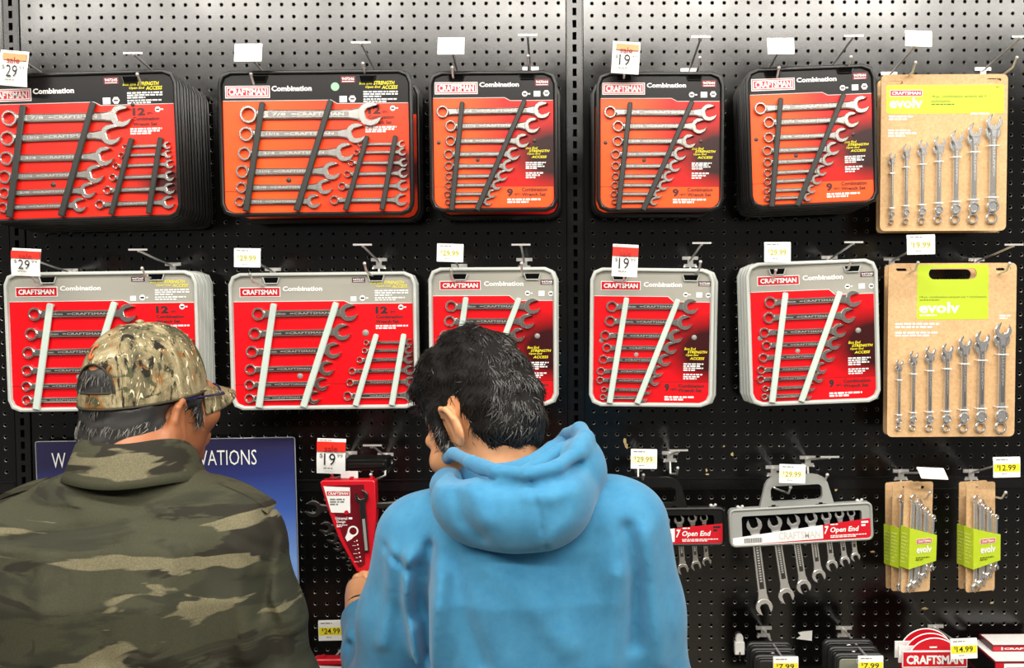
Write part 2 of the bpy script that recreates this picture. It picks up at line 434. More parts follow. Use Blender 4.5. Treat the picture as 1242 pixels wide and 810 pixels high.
W_MATS = [M_STEEL, M_INLAY, M_ETCH]; W_MATS_P = [M_STEEL, M_INLAYP, M_ETCH]

# ---------------------------------------------------------------- wrench set cases
L9B = dict(w=499, h=547, x0=110, y0=185,
    wr=[(158, 582, 340, 25), (190, 540, 396, 23), (188, 498, 455, 21), (180, 460, 507, 20), (180, 437, 553, 18), (180, 410, 594, 16), (178, 388, 629, 15), (173, 365, 664, 13), (175, 348, 695, 12)],
    sz=['3/4', '11/16', '5/8', '9/16', '1/2', '7/16', '3/8', '5/16', '1/4'],
    st=[(238, 303, 190, 730, 22), (487, 298, 290, 730, 22)], slot=[(213, 200), (497, 196)], head=[285, 297, 405, 428],
    logo=(127, 298, 223, 270), comb=(305, 463, 224, 243), num=(527, 583, 214, 241), icons=[(486, 271, 11, 'c'), (535, 271, 13, 's'), (572, 269, 13, 'd')],
    riv=[(140, 460, 8), (295, 530, 8), (523, 455, 8)], be=(487, 583, 478, 525), micro=[(487, 572, 538, 568, 4), (487, 560, 578, 605, 3)],
    band=635, pc=('9', 410, 435, 643, 675, 438, 468, 662, 672), pct=(470, 572, 640, 655, 470, 566, 660, 674), pm=(412, 562, 682, 702, 2), number='947044')
L9S = dict(w=535, h=606, x0=81, y0=151,
    wr=[(170, 545, 318, 25), (163, 520, 383, 24), (142, 480, 446, 22), (150, 455, 501, 20), (135, 430, 553, 20), (125, 397, 605, 18), (122, 382, 645, 16), (140, 345, 686, 13), (135, 330, 720, 13)],
    sz=['18mm', '16mm', '15mm', '14mm', '13mm', '12mm', '10mm', '9mm', '8mm'],
    st=[(235, 278, 165, 747, 26), (462, 283, 287, 747, 26)], slot=[(205, 183), (518, 183)], head=[272, 295, 420, 445],
    logo=(121, 297, 206, 246), comb=(310, 480, 208, 230), num=(553, 608, 203, 224), icons=[(497, 262, 11, 'c'), (557, 263, 13, 's'), (597, 264, 11, 'c')],
    riv=[(127, 470, 11), (282, 530, 10), (538, 452, 12)], be=(495, 597, 495, 552), micro=[(492, 592, 565, 602, 4), (492, 582, 612, 640, 3)],
    band=650, pc=('9', 410, 430, 658, 692, 436, 466, 678, 690), pct=(470, 585, 660, 674, 470, 575, 680, 694), pm=(410, 565, 712, 734, 2), number='947048')
L12B = dict(w=765, h=576, x0=45, y0=143,
    wr=[(158, 690, 314, 36), (147, 625, 392, 30), (138, 575, 470, 28), (127, 520, 542, 27), (122, 485, 606, 23), (113, 437, 662, 21),
        (607, 787, 437, 11), (592, 790, 470, 12), (568, 795, 511, 13), (553, 795, 556, 15), (530, 795, 605, 17), (497, 790, 660, 19)],
    sz=['7/8', '13/16', '3/4', '11/16', '5/8', '9/16', '', '', '', '', '', ''],
    st=[(217, 266, 140, 702, 26), (493, 262, 345, 702, 26), (638, 405, 543, 702, 22), (752, 405, 692, 702, 22)], slot=[(200, 166), (638, 170)], head=[258, 272, 490, 515],
    logo=(62, 243, 198, 247), comb=(250, 413, 199, 221), num=(532, 590, 163, 190), icons=[(540, 255, 15, 's'), (577, 254, 15, 'd')],
    riv=[(312, 577, 11), (642, 272, 9)], be=(606, 762, 184, 217), micro=[(622, 770, 222, 250, 3), (622, 765, 252, 270, 2)],
    band=620, pc=('12', 640, 690, 285, 315, 694, 722, 302, 314), pct=(640, 745, 320, 335, 640, 735, 342, 356), pm=(628, 770, 363, 390, 3), extra=(740, 293, 11), number='947246')
L12S = dict(w=753, h=574, x0=57, y0=162,
    wr=[(168, 570, 332, 27), (152, 540, 415, 26), (138, 500, 492, 25), (130, 470, 567, 23), (125, 445, 632, 21), (124, 412, 690, 20),
        (610, 798, 458, 11), (603, 796, 492, 12), (582, 800, 532, 14), (550, 802, 578, 15), (540, 806, 627, 16), (530, 812, 684, 19)],
    sz=['24mm', '22mm', '21mm', '19mm', '18mm', '16mm', '', '', '', '', '', ''],
    st=[(235, 288, 163, 730, 28), (492, 286, 346, 730, 28), (655, 422, 562, 726, 24), (768, 422, 712, 726, 24)], slot=[(222, 186), (655, 180)], head=[280, 292, 520, 545],
    logo=(90, 258, 219, 260), comb=(268, 432, 216, 237), num=(555, 609, 182, 202), icons=[(560, 272, 12, 's'), (597, 269, 12, 'c')],
    riv=[(607, 417, 14), (332, 597, 12)], be=(630, 783, 198, 228), micro=[(648, 795, 234, 262, 3), (648, 780, 264, 282, 2)],
    band=633, pc=('12', 650, 700, 305, 335, 706, 735, 324, 335), pct=(650, 762, 342, 356, 650, 745, 362, 376), pm=(650, 800, 383, 402, 2), extra=(755, 309, 11), number='947237')

L12A = dict(L12B); L12A['wr'] = [(rx, t_, y_, r_) for (rx, _, y_, r_), t_ in zip([(w_[0], 0, w_[2], w_[3] - (4 if i == 0 else 0)) for i, w_ in enumerate(L12B['wr'])], [634, 588, 556, 515, 479, 440] + [w_[1] for w_ in L12B['wr'][6:]])]
def make_tray(w, h, mats, parent, name='tray', slots=()):
    X, Z = w / 2, h / 2; rc = .024
    def ring(i, y, k=0): return [(x, y, z) for x, z in rrect(-X + i, X - i, -Z + i, Z - i, max(rc - i * .6, .004), 2)]
    b = MB()
    b.loft([ring(.0085, -.0062), ring(.0075, -.0075), ring(.0068, -.0118), ring(.0052, -.0128), ring(.0026, -.0128), ring(.0008, -.0118), ring(.0, -.010), ring(.0, -.0068),
            ring(.0022, -.0062), ring(.0024, -.0008), ring(.0005, 0), ring(.0005, .0025), ring(.003, .003)][0:], 0)
    return b.obj(name, mats[0], parent, smooth=30)

def wrench_case(label, px, d, roll, lay, dark, field, group=None, front=True, number=None, sticker=False, swap=None):
    x0, y0, x1, y1 = px; s_ = SC(d)
    w, h = (x1 - x0) / s_, (y1 - y0) / s_
    c = P((x0 + x1) / 2, (y0 + y1) / 2, d)
    root = thing('wrench_set', label, 'wrench set', (c.x, -d + .0128, c.z), (0, -R(roll), 0), group)
    tray = make_tray(w, h, [M_BLKPL if dark else M_SILPL], root)
    u = w / lay['w'] * .972; v = h / lay['h'] * .985
    X = lambda a: (a - lay['x0'] - lay['w'] / 2) * u
    Z = lambda a: (lay['y0'] + lay['h'] / 2 - a) * v
    YI = -.0066
    # slot fittings at the top edge
    for (sx, sy) in lay['slot']:
        cx, cz = X(sx), Z(sy) - .002; a = .017; b = MB()
        b.prism([(cx - a * .72, cz - .006), (cx + a * .72, cz - .006), (cx + a, cz + .0055), (cx - a, cz + .0055)], -.0086, -.006, 1)
        b.tube([(cx - a, -.0095, cz + .006), (cx - a * .74, -.0095, cz - .0065), (cx + a * .74, -.0095, cz - .0065), (cx + a, -.0095, cz + .006)], .0014, 0, 6)
        b.prism(rrect(cx - a * .6, cx + a * .6, cz - .004, cz + .003, .002, 2), -.0089, -.008, 1)
        b.obj('hang_slot', [M_BLKPL if dark else M_SILPL, M_SLOT], root)
    # printed insert
    hb0, hb1, hx0_, hx1_ = lay['head']; i = .0085
    b = MB(); L_, R_, T_, B_ = -w / 2 + i, w / 2 - i, h / 2 - i, -h / 2 + i; ch = .012
    step = [(L_, Z(hb0)), (X(hx0_), Z(hb0)), (X(hx1_), Z(hb1)), (R_, Z(hb1))]
    b.prism(step + [(R_, T_ - ch), (R_ - ch, T_), (L_ + ch, T_), (L_, T_ - ch)], YI, YI + .0004, 0)
    b.prism([(L_, B_ + ch), (L_ + ch, B_), (R_ - ch, B_), (R_, B_ + ch)] + step[::-1], YI, YI + .0004, 1)
    if front:
        k = .0012
        for (p, q) in zip(step[:-1], step[1:]): b.tube([(p[0], YI - .0003, p[1]), (q[0], YI - .0003, q[1])], k * .5, 2, 4)
        zb = Z(lay['band'])
        if 'extra' not in lay:
            b.face([(L_ + .001, B_ + ch), (L_ + ch, B_ + .001), (R_ - ch, B_ + .001), (R_ - .001, B_ + ch), (R_ - .001, zb), (L_ + .001, zb)], YI - .0002, 3)
        b.face(rect(L_, R_, zb - .0004, zb + .0004), YI - .0004, 4)
    ins = b.obj('insert_card', [M_HEADB if dark else M_HEADS, field, M_CARDW, M_BANDO if dark else M_BANDR, M_DKRED], root, smooth=0)
    if not front: return root
    # lettering on the insert
    b = MB(); y = YI - .0008
    bx0, bx1, by0, by1 = lay['comb']; b.text('Combination', X(bx0), X(bx1), Z(by1), Z(by0), y, 0, .035)
    LM = [M_CARDW, M_YEL, M_INK if dark is False else M_DKRED]
    put = lambda nm, q=None: b.obj(nm, LM, ins, smooth=0)
    put('title_lettering'); b = MB()
    bx0, bx1, by0, by1 = lay['be']
    if by1 - by0 > 40:
        q = (by1 - by0) / 4; m = bx1 - bx0
        for k, (s0, s1, tx) in enumerate(((0, .5, 'Box End'), (.14, 1, 'STRENGTH'), (.07, .62, 'Open End'), (.24, .88, 'ACCESS'))):
            b.text(tx, X(bx0 + m * s0), X(bx0 + m * s1), Z(by0 + q * (k + .92)), Z(by0 + q * (k + .12)), y, 1, .02 if k % 2 else .01, .25)
    else:
        m = bx1 - bx0; q = (by1 - by0) / 2
        b.text('Box End', X(bx0), X(bx0 + m * .34), Z(by0 + q * .82), Z(by0 + q * .1), y, 1, .012, .25); b.text('STRENGTH', X(bx0 + m * .37), X(bx0 + m * .92), Z(by0 + q * .9), Z(by0), y, 1, .02, .25)
        b.text('Open End', X(bx0 + m * .16), X(bx0 + m * .55), Z(by0 + q * 1.85), Z(by0 + q * 1.12), y, 1, .012, .25); b.text('ACCESS', X(bx0 + m * .58), X(bx1), Z(by0 + q * 1.95), Z(by0 + q * 1.08), y, 1, .02, .25)
    put('slogan_lettering'); b = MB()
    for k, (a, c_, e, f, n_) in enumerate(lay['micro']): b.micro(X(a), X(c_), Z(e), Z(f), n_, y, 0, k + 3); put('fine_print'); b = MB()
    a, c_, e, f, n_ = lay['pm']; b.micro(X(a), X(c_), Z(e), Z(f), n_, y, 0, 9, .7); put('fine_print'); b = MB()
    pn, a, c_, e, f, a2, c2, e2, f2 = lay['pc']
    b.text(pn, X(a), X(c_), Z(f), Z(e), y, 2, .045); b.text('-pc.', X(a2), X(c2), Z(f2), Z(e2), y, 2, .015)
    a, c_, e, f, a2, c2, e2, f2 = lay['pct']
    b.text('Combination', X(a), X(c_), Z(f), Z(e), y, 2, .025); b.text('Wrench Set', X(a2), X(c2), Z(f2), Z(e2), y, 2, .025)
    put('set_size_lettering')
    for (cx, cz, r_, kind) in lay['icons'] + ([(*lay['extra'], 'c')] if 'extra' in lay else []):
        r_ *= u; b = MB()
        if kind == 'c':
            b.face(circ((X(cx), Z(cz)), r_, 16), y, 0); b.face(rect(X(cx) - r_ * .62, X(cx) + r_ * .62, Z(cz) - r_ * .3, Z(cz) + r_ * .25), y - .0003, 2)
            b.micro(X(cx) + r_ * 1.2, X(cx) + r_ * 2.6, Z(cz) + r_ * .4, Z(cz) - r_ * .4, 1, y, 0, 4)
        elif kind == 's': b.face(rect(X(cx) - r_, X(cx) + r_, Z(cz) - r_ * .85, Z(cz) + r_ * .85), y, 0)
        else:
            b.face(circ((X(cx), Z(cz)), r_, 6), y, 0); b.face(rect(X(cx) - r_ * .55, X(cx) + r_ * .55, Z(cz) - r_ * .2, Z(cz) + r_ * .2), y - .0003, 2)
        put('round_symbol' if kind == 'c' else 'square_symbol' if kind == 's' else 'diamond_symbol')
    # brand plate and stock number plate
    b = MB(); a, c_, e, f = lay['logo']; xa, xb, za, zb = X(a), X(c_), Z(f), Z(e); bw = (zb - za) * .07
    b.prism(rect(xa, xb, za, zb), y, YI, 0)
    b.face(rect(xa + bw, xb - bw, za + bw, zb - bw), y - .0003, 1)
    if dark: b.face(rect(xa + 2 * bw, xb - 2 * bw, za + 2 * bw, zb - 2 * bw), y - .0005, 0); b.face(rect(xa + 3 * bw, xb - 3 * bw, za + 3 * bw, zb - 3 * bw), y - .0007, 1)
    b.text('CRAFTSMAN', xa + 4.5 * bw, xb - 4.5 * bw, za + 3.4 * bw, zb - 3.4 * bw, y - .0009, 0, .035)
    b.obj('logo', [M_CARDW, M_LOGO], ins, smooth=0)
    b = MB(); a, c_, e, f = lay['num']; b.prism(rect(X(a), X(c_), Z(f), Z(e)), y, YI, 0)
    b.text(number or lay['number'], X(a + 4), X(c_ - 4), Z(e + (f - e) * .62), Z(e + (f - e) * .2), y - .0002, 1, .02); b.face(rect(X(a + 5), X(c_ - 5), Z(e + (f - e) * .86), Z(e + (f - e) * .76)), y - .0002, 1)
    b.obj('number_plate', [M_MAROON if dark else mat('dark_maroon_print', rgb(70, 20, 34), .4), M_CARDW], ins, smooth=0)
    if sticker: b = MB(); b.disc((X(508), Z(205)), 17 * u, y); b.obj('round_sticker', mat('pale_green_sticker', rgb(150, 196, 160), .5), ins)
    # wrenches
    for (rx, tx, wy, rr_), sz in zip(lay['wr'], lay['sz']):
        r_ = rr_ * (u + v) / 2; L = (tx - rx) * u
        wo = wrench_mb(L, r_, R(14), .0055 + r_ * .18, size=sz).obj('wrench', W_MATS_P if dark else W_MATS, root, (X(rx), YI - .0006, Z(wy)), (0, R(rnd.uniform(-.5, .5)), 0))
    # straps over the wrenches
    for (xa, za, xb, zb, sw) in lay['st']:
        p, q = Vector((X(xa), Z(za))), Vector((X(xb), Z(zb))); dv = (q - p).normalized(); nn = Vector((-dv.y, dv.x)) * sw * u / 2
        b = MB(); pts = [tuple(p + nn * .6), tuple(p + nn * .9 + dv * .003), tuple(q + nn), tuple(q - nn), tuple(p - nn * .9 + dv * .003), tuple(p - nn * .6)]
        area = sum(pts[i - 1][0] * pts[i][1] - pts[i][0] * pts[i - 1][1] for i in range(len(pts)))
        if area < 0: pts.reverse()
        b.prism(pts, -.0186, -.0135, 0, .0016)
        for e in (p + dv * .004, q - dv * .004): b.box((e.x, -.011, e.y), (sw * u * .7, .009, .005))
        b.obj('strap', M_STRB if dark else M_STRS, root)
    for (cx, cz, r_) in lay['riv']:
        b = MB(); b.ball((X(cx), YI, Z(cz)), r_ * u, 0, 12, 8, (1, .45, 1)); b.obj('rivet', M_RIVETD if dark else M_RIVET, root)
    return root

def case_stack(front_label, back_label, px, d, roll, lay, dark, field, backs, group, **kw):
    """front case plus the cases hanging behind it; backs = list of (depth, dx px, dy px)"""
    f = wrench_case(front_label, px, d, roll, lay, dark, field, **kw)
    if not backs: return f
    k0 = wrench_case(back_label, px, d, roll, lay, dark, field, group, front=False)
    index_kids()
    for i, (dd, dx, dy) in enumerate(backs):
        o = k0 if i == 0 else copy_tree(k0)
        o.location = (f.location.x + dx, -dd + .0128, f.location.z + dy)
        o.rotation_euler = (0, -R(roll + rnd.uniform(-.25, .25)), 0)
    return f
def backs(n, d0, d1, dx, dz, j=.0008):
    return [(d0 + (d1 - d0) * i / max(n - 1, 1), dx * (i + 1) / n + rnd.uniform(-j, j), dz * (i + 1) / n + rnd.uniform(-j, j)) for i in range(n)]
G = 'wrench set cases hanging behind the front case of a stack'
case_stack('black twelve-piece wrench case at left end of top row, front of thick stack', 'black case behind the front one in the thick stack at left end of top row',
    (-24, 88, 216, 267), .195, 1.3, L12A, True, M_FB12R, backs(10, .178, .03, .004, -.012), 'black cases stacked behind the leftmost top case', number='947245')
case_stack('black twelve-piece orange wrench case with a round green sticker', 'black case hanging behind the orange twelve-piece case with green sticker',
    (266, 86, 500, 261), .185, .3, L12B, True, M_FB12, [(.085, .002, -.006), (.07, .004, -.008)], 'black cases behind the green-stickered case', sticker=True)
case_stack('black nine-piece wrench case left of the central slotted upright, top row', 'black case behind the nine-piece case left of the central upright, top row',
    (521, 87, 676, 256), .165, .2, L9B, True, M_FB9, [(.085, .006, -.008), (.07, .007, -.010)], 'black cases behind the top case left of the central upright')
case_stack('black nine-piece wrench case right of the central upright, under handwritten 19 sale tag, top row', 'black case behind the nine-piece case right of the central upright, top row',
    (724, 88, 878, 256), .165, -.2, L9B, True, M_FB9, [(.09, -.007, -.004), (.075, -.009, -.006)], 'black cases behind the top case right of the central upright')
case_stack('black nine-piece wrench case on thick tilted stack beside the upper kraft board', 'black case behind the front one in the tilted stack beside upper kraft board',
    (907, 81, 1064, 250), .185, 2.0, L9B, True, M_FB9, backs(6, .168, .075, -.004, -.010), 'black cases in the tilted top stack')
case_stack('silver twelve-piece wrench case partly hidden by the camouflage cap', 'silver case hanging behind the one partly hidden by the camouflage cap',
    (6, 329, 241, 499), .135, .5, L12S, False, M_FS12, backs(4, .118, .06, .003, -.002), 'silver cases behind the one by the camouflage cap', number='947247')
case_stack('silver twelve-piece wrench case fully visible between the two shoppers', 'silver case hanging behind the twelve-piece case between the two shoppers',
    (278, 330, 506, 497), .09, .3, L12S, False, M_FS12, [(.07, .001, -.001)], None)
case_stack('silver nine-piece wrench case mostly hidden by the dark-haired head', 'silver case hanging behind the one hidden by the dark-haired head',
    (520, 324, 676, 493), .10, 0, L9S, False, M_FS9, [(.078, .003, -.002)], None, number='947048')
case_stack('silver nine-piece wrench case right of the central upright, under red sale tag, second row', 'silver case hanging behind the nine-piece case under the red sale tag, second row',
    (715, 325, 866, 494), .11, -.9, L9S, False, M_FS9, [(.085, .010, -.001), (.068, .013, -.003)], 'silver cases behind the one under the red sale tag')
case_stack('silver nine-piece wrench case on tilted stack beside the lower kraft board', 'silver case behind the front one in the tilted stack beside lower kraft board',
    (907, 316, 1067, 491), .145, 1.9, L9S, False, M_FS9, backs(3, .125, .075, -.006, -.003), 'silver cases in the tilted second-row stack', number='947238')
# ---------------------------------------------------------------- peg hooks and price tags
def hook(label, tx, ty, d=.205, rise=.027, prong=True, drop=.040, mx=None, plate=True):
    T = P(tx, ty, d); mxw = T.x if mx is None else P(mx[0], mx[1], 0).x; mz = T.z - rise if mx is None else P(mx[0], mx[1], 0).z
    o = thing('peg_hook', label, 'hook', (mxw, 0, mz), group='zinc peg hooks')
    e = Vector((T.x - mxw, T.y, T.z - mz))
    b = MB(); b.box((0, -.003, .004), (.034, .004, .007)); b.box((0, -.003, -.012), (.026, .004, .007)); b.box((0, -.004, -.004), (.012, .005, .022))
    for sx in (-.0127, .0127):
        b.tube([(sx, .004, .004), (sx, -.006, .004)], .0024, 0, 8); b.tube([(sx, .004, -.016), (sx, -.006, -.014)], .002, 0, 8)
    b.obj('mount_plate', M_ZINC, o)
    b = MB(); b.tube([(0, -.004, .0), tuple(e * .5 + Vector((0, 0, -.001))), tuple(e)], .0021, 0, 8); b.ball(tuple(e), .0032, 0, 8, 6); b.obj('upper_arm', M_ZINC, o)
    if prong:
        q = -(d - .038); k = rise * .62
        b = MB(); b.tube([(0, -.004, -drop + .026), (0, -.012, -drop), (0, q, -drop + k), (0, q - .006, -drop + k + .002), (0, q - .022, -drop + k + .016)], .0022, 0, 8); b.ball((0, q - .022, -drop + k + .016), .0036, 0, 8, 6); b.obj('lower_prong', M_ZINC, o)
    if plate: b = MB(); b.box((e.x, e.y - .003, e.z + .002), (.037, .0015, .0035)); b.obj('end_plate', M_ZINC, o)
    return o
def price_tag(label, cx, cy, w, h, kind, price='', roll=0, d=.212, yaw=0, lean=0, group='printed price tags on the peg hooks'):
    s_ = SC(d); c = P(cx, cy, d); w /= s_; h /= s_
    o = thing('price_tag', label, 'price tag', tuple(c), (R(lean), -R(roll), R(yaw)), group)
    X, Z = w / 2, h / 2; y = -.0009
    b = MB()
    overexposed = kind == 'overexposed'
    if kind in ('sale', 'overexposed'):      # a slightly curled card
        n = 6; rows = [[(x, -.004 * math.sin(math.pi * k / n) * (1 if k < 4 else .6) + yy, -Z + 2 * Z * k / n) for x in (-X, X)] for yy in (0, .0006) for k in range(n + 1)]
        vs = [p for r_ in rows for p in r_]; m = (n + 1) * 2; fs = []
        for k in range(n):
            a = k * 2; fs += [(a, a + 1, a + 3, a + 2), (m + a, m + a + 2, m + a + 3, m + a + 1), (a, a + 2, m + a + 2, m + a), (a + 1, m + a + 1, m + a + 3, a + 3)]
        fs += [(0, m, m + 1, 1), (2 * n, 2 * n + 1, m + 2 * n + 1, m + 2 * n)]
        b.add(vs, fs)
        card = b.obj('card', M_TAGGLOSS, o)
        y = -.0052; b = MB()
        b.prism(rect(-X * (.75 if overexposed else 1), X * (.9 if overexposed else 1), Z * (.45 if overexposed else .28), Z * .82), y, y + .004, 0)
        card2 = b.obj('sale_band', mat('overexposed_orange_print', rgb(238, 150, 96), .4) if overexposed else M_SALE, o)  # glare painted into the colour: the red band washed out to pale orange
        b = MB(); b.text('sale', -X * .45, X * .45, Z * .26, Z * .62, y - .0003, 2, .01)
        dl, ct = price
        b.text('$', -X * .8, -X * .55, -Z * .1, Z * .18, y, 1); b.text(dl, -X * .48, X * .32, -Z * .5, Z * .18, y, 0, 0)
        b.text(ct, X * .42, X * .82, -Z * .06, Z * .18, y, 1); b.micro(-X * .5, X * .5, -Z * .62, -Z * .72, 1, y, 1, 3); b.micro(-X * .8, X * .8, Z * .96, Z * .87, 1, y, 1, 5, .5)
        b.obj('print', [M_INK, M_GREYINK, mat('dark_red_sale_ink', rgb(150, 20, 20), .4)], o, smooth=0)
    else:
        b.prism(rrect(-X, X, -Z, Z, .0012, 2), -.0006, .0006, 0); card = b.obj('card', M_TAGGLOSS, o)
        if kind in ('yellow', 'strong'):
            b = MB(); b.face(rect(-X * .96, X * .96, -Z * .42, Z * .38), y); b.obj('yellow_band', M_YEL if kind == 'strong' else M_PALEY, o, smooth=0)
            b = MB(); ink = 1 if kind == 'yellow' else 0
            b.text('$', -X * .74, -X * .6, -Z * .02, Z * .34, y - .0003, ink); b.text(price, -X * .55, X * .66, -Z * .3, Z * .3, y - .0003, ink, .012)
            b.micro(-X * .8, X * .8, Z * .92, Z * .72, 1, y, 2, 5, .5); b.micro(-X * .4, X * .4, -Z * .58, -Z * .72, 1, y, 2, 6, .5)
            b.obj('print', [M_INK, M_OCHREINK, M_GREYINK], o, smooth=0)
        elif kind == 'faint':
            b = MB(); b.text(price, -X * .6, X * .66, -Z * .3, Z * .3, y, 0, .01); b.obj('print', mat('overexposed_ochre_ink', rgb(222, 216, 170), .5), o, smooth=0)  # ink colour kept pale, with the glare on this tag painted in
        # clear plastic holder behind the card
        b = MB(); b.prism(rrect(-X * 1.0, X * 1.0, Z * .7, Z * 1.08, .001, 2), .0008, .0028, 0); b.obj('holder_clip', M_WHITE, o)
    return o
U, D2, D3 = 'top row', 'second row', 'third row'
HK = [(17, 66, .225, 'left hook of the leftmost black case, behind the 29 sale tag'), (162, 66, .225, 'right hook of the leftmost black case, bar end above the stack'),
      (301, 66, .215, 'left hook of the green-stickered black case, behind a blank white tag'), (438, 53, .215, 'right hook of the green-stickered black case'),
      (547, 58, .20, 'left hook of black case left of the central upright, top row'), (640, 44, .20, 'right hook of the black case left of the central upright, top row'),
      (758, 58, .20, 'left hook of the black case right of the upright, behind the 19 sale tag'), (850, 46, .20, 'right hook of the black case right of the central upright, top row'),
      (947, 58, .215, 'left hook of the tilted black stack, behind a blank white tag'), (1035, 45, .215, 'right hook of the tilted black stack'),
      (32, 312, .19, 'left hook of the silver case above the camouflage cap, behind the 29 sale tag'), (168, 304, .19, 'right hook of the silver case above the camouflage cap'),
      (300, 311, .19, 'left hook of the silver case between the shoppers'), (440, 298, .19, 'right hook of the silver case between the shoppers'),
      (546, 306, .19, 'left hook of the silver case above the dark hair'), (632, 298, .19, 'right hook of the silver case above the dark hair'),
      (758, 308, .19, 'left hook of the silver case under the red 19 sale tag'), (851, 296, .19, 'right hook of the silver case under the red 19 sale tag'),
      (943, 306, .19, 'left hook of the tilted silver stack'), (1035, 295, .19, 'right hook of the tilted silver stack'),
      (1114, 52, .19, 'left hook of the upper kraft wrench board'), (1238, 46, .19, 'right hook of the upper kraft wrench board'),
      (1117, 297, .19, 'left hook of the lower kraft wrench board'), (1229, 298, .19, 'right hook of the lower kraft wrench board')]
for (tx, ty, d, lab) in HK: hook('zinc ' + lab, tx, ty, d)
price_tag('white card with faded orange sale band reading 29, above the leftmost black case', 17, 83, 34, 42, 'overexposed', ('29', '99'), -5, .232)
price_tag('blank-looking white tag over the green-stickered black case', 301, 64, 33, 22, 'plain', d=.222, lean=-12)
price_tag('blank-looking white tag over the black case left of the central upright', 547, 56, 32, 21, 'plain', d=.207, lean=-12)
price_tag('white card with faded orange band and price 19, right of the central upright', 759, 70, 33, 38, 'overexposed', ('19', '99'), -4, .207)
price_tag('blank-looking white tag over the tilted black case stack', 947, 56, 32, 20, 'plain', d=.222, lean=-12)
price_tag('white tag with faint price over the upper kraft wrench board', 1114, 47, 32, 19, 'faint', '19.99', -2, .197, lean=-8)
price_tag('white card with red sale band reading 29, above the camouflage cap', 32, 318, 35, 33, 'sale', ('29', '99'), -3, .197)
price_tag('white tag with yellowish price on silver case between the shoppers', 300, 313, 32, 22, 'yellow', '29.99', -1, .197)
price_tag('white tag with yellowish price above the dark-haired head', 546, 307, 32, 21, 'yellow', '29.99', -2, .197)
price_tag('white card with red sale band and price 19, second row right of upright', 758, 316, 31, 39, 'sale', ('19', '99'), -3, .197)
price_tag('white tag with pale price 29.99 on the tilted silver stack', 943, 306, 32, 23, 'yellow', '29.99', 0, .197)
price_tag('white tag with pale price 19.99 over the lower kraft wrench board', 1117, 297, 34, 23, 'yellow', '19.99', 1, .197)

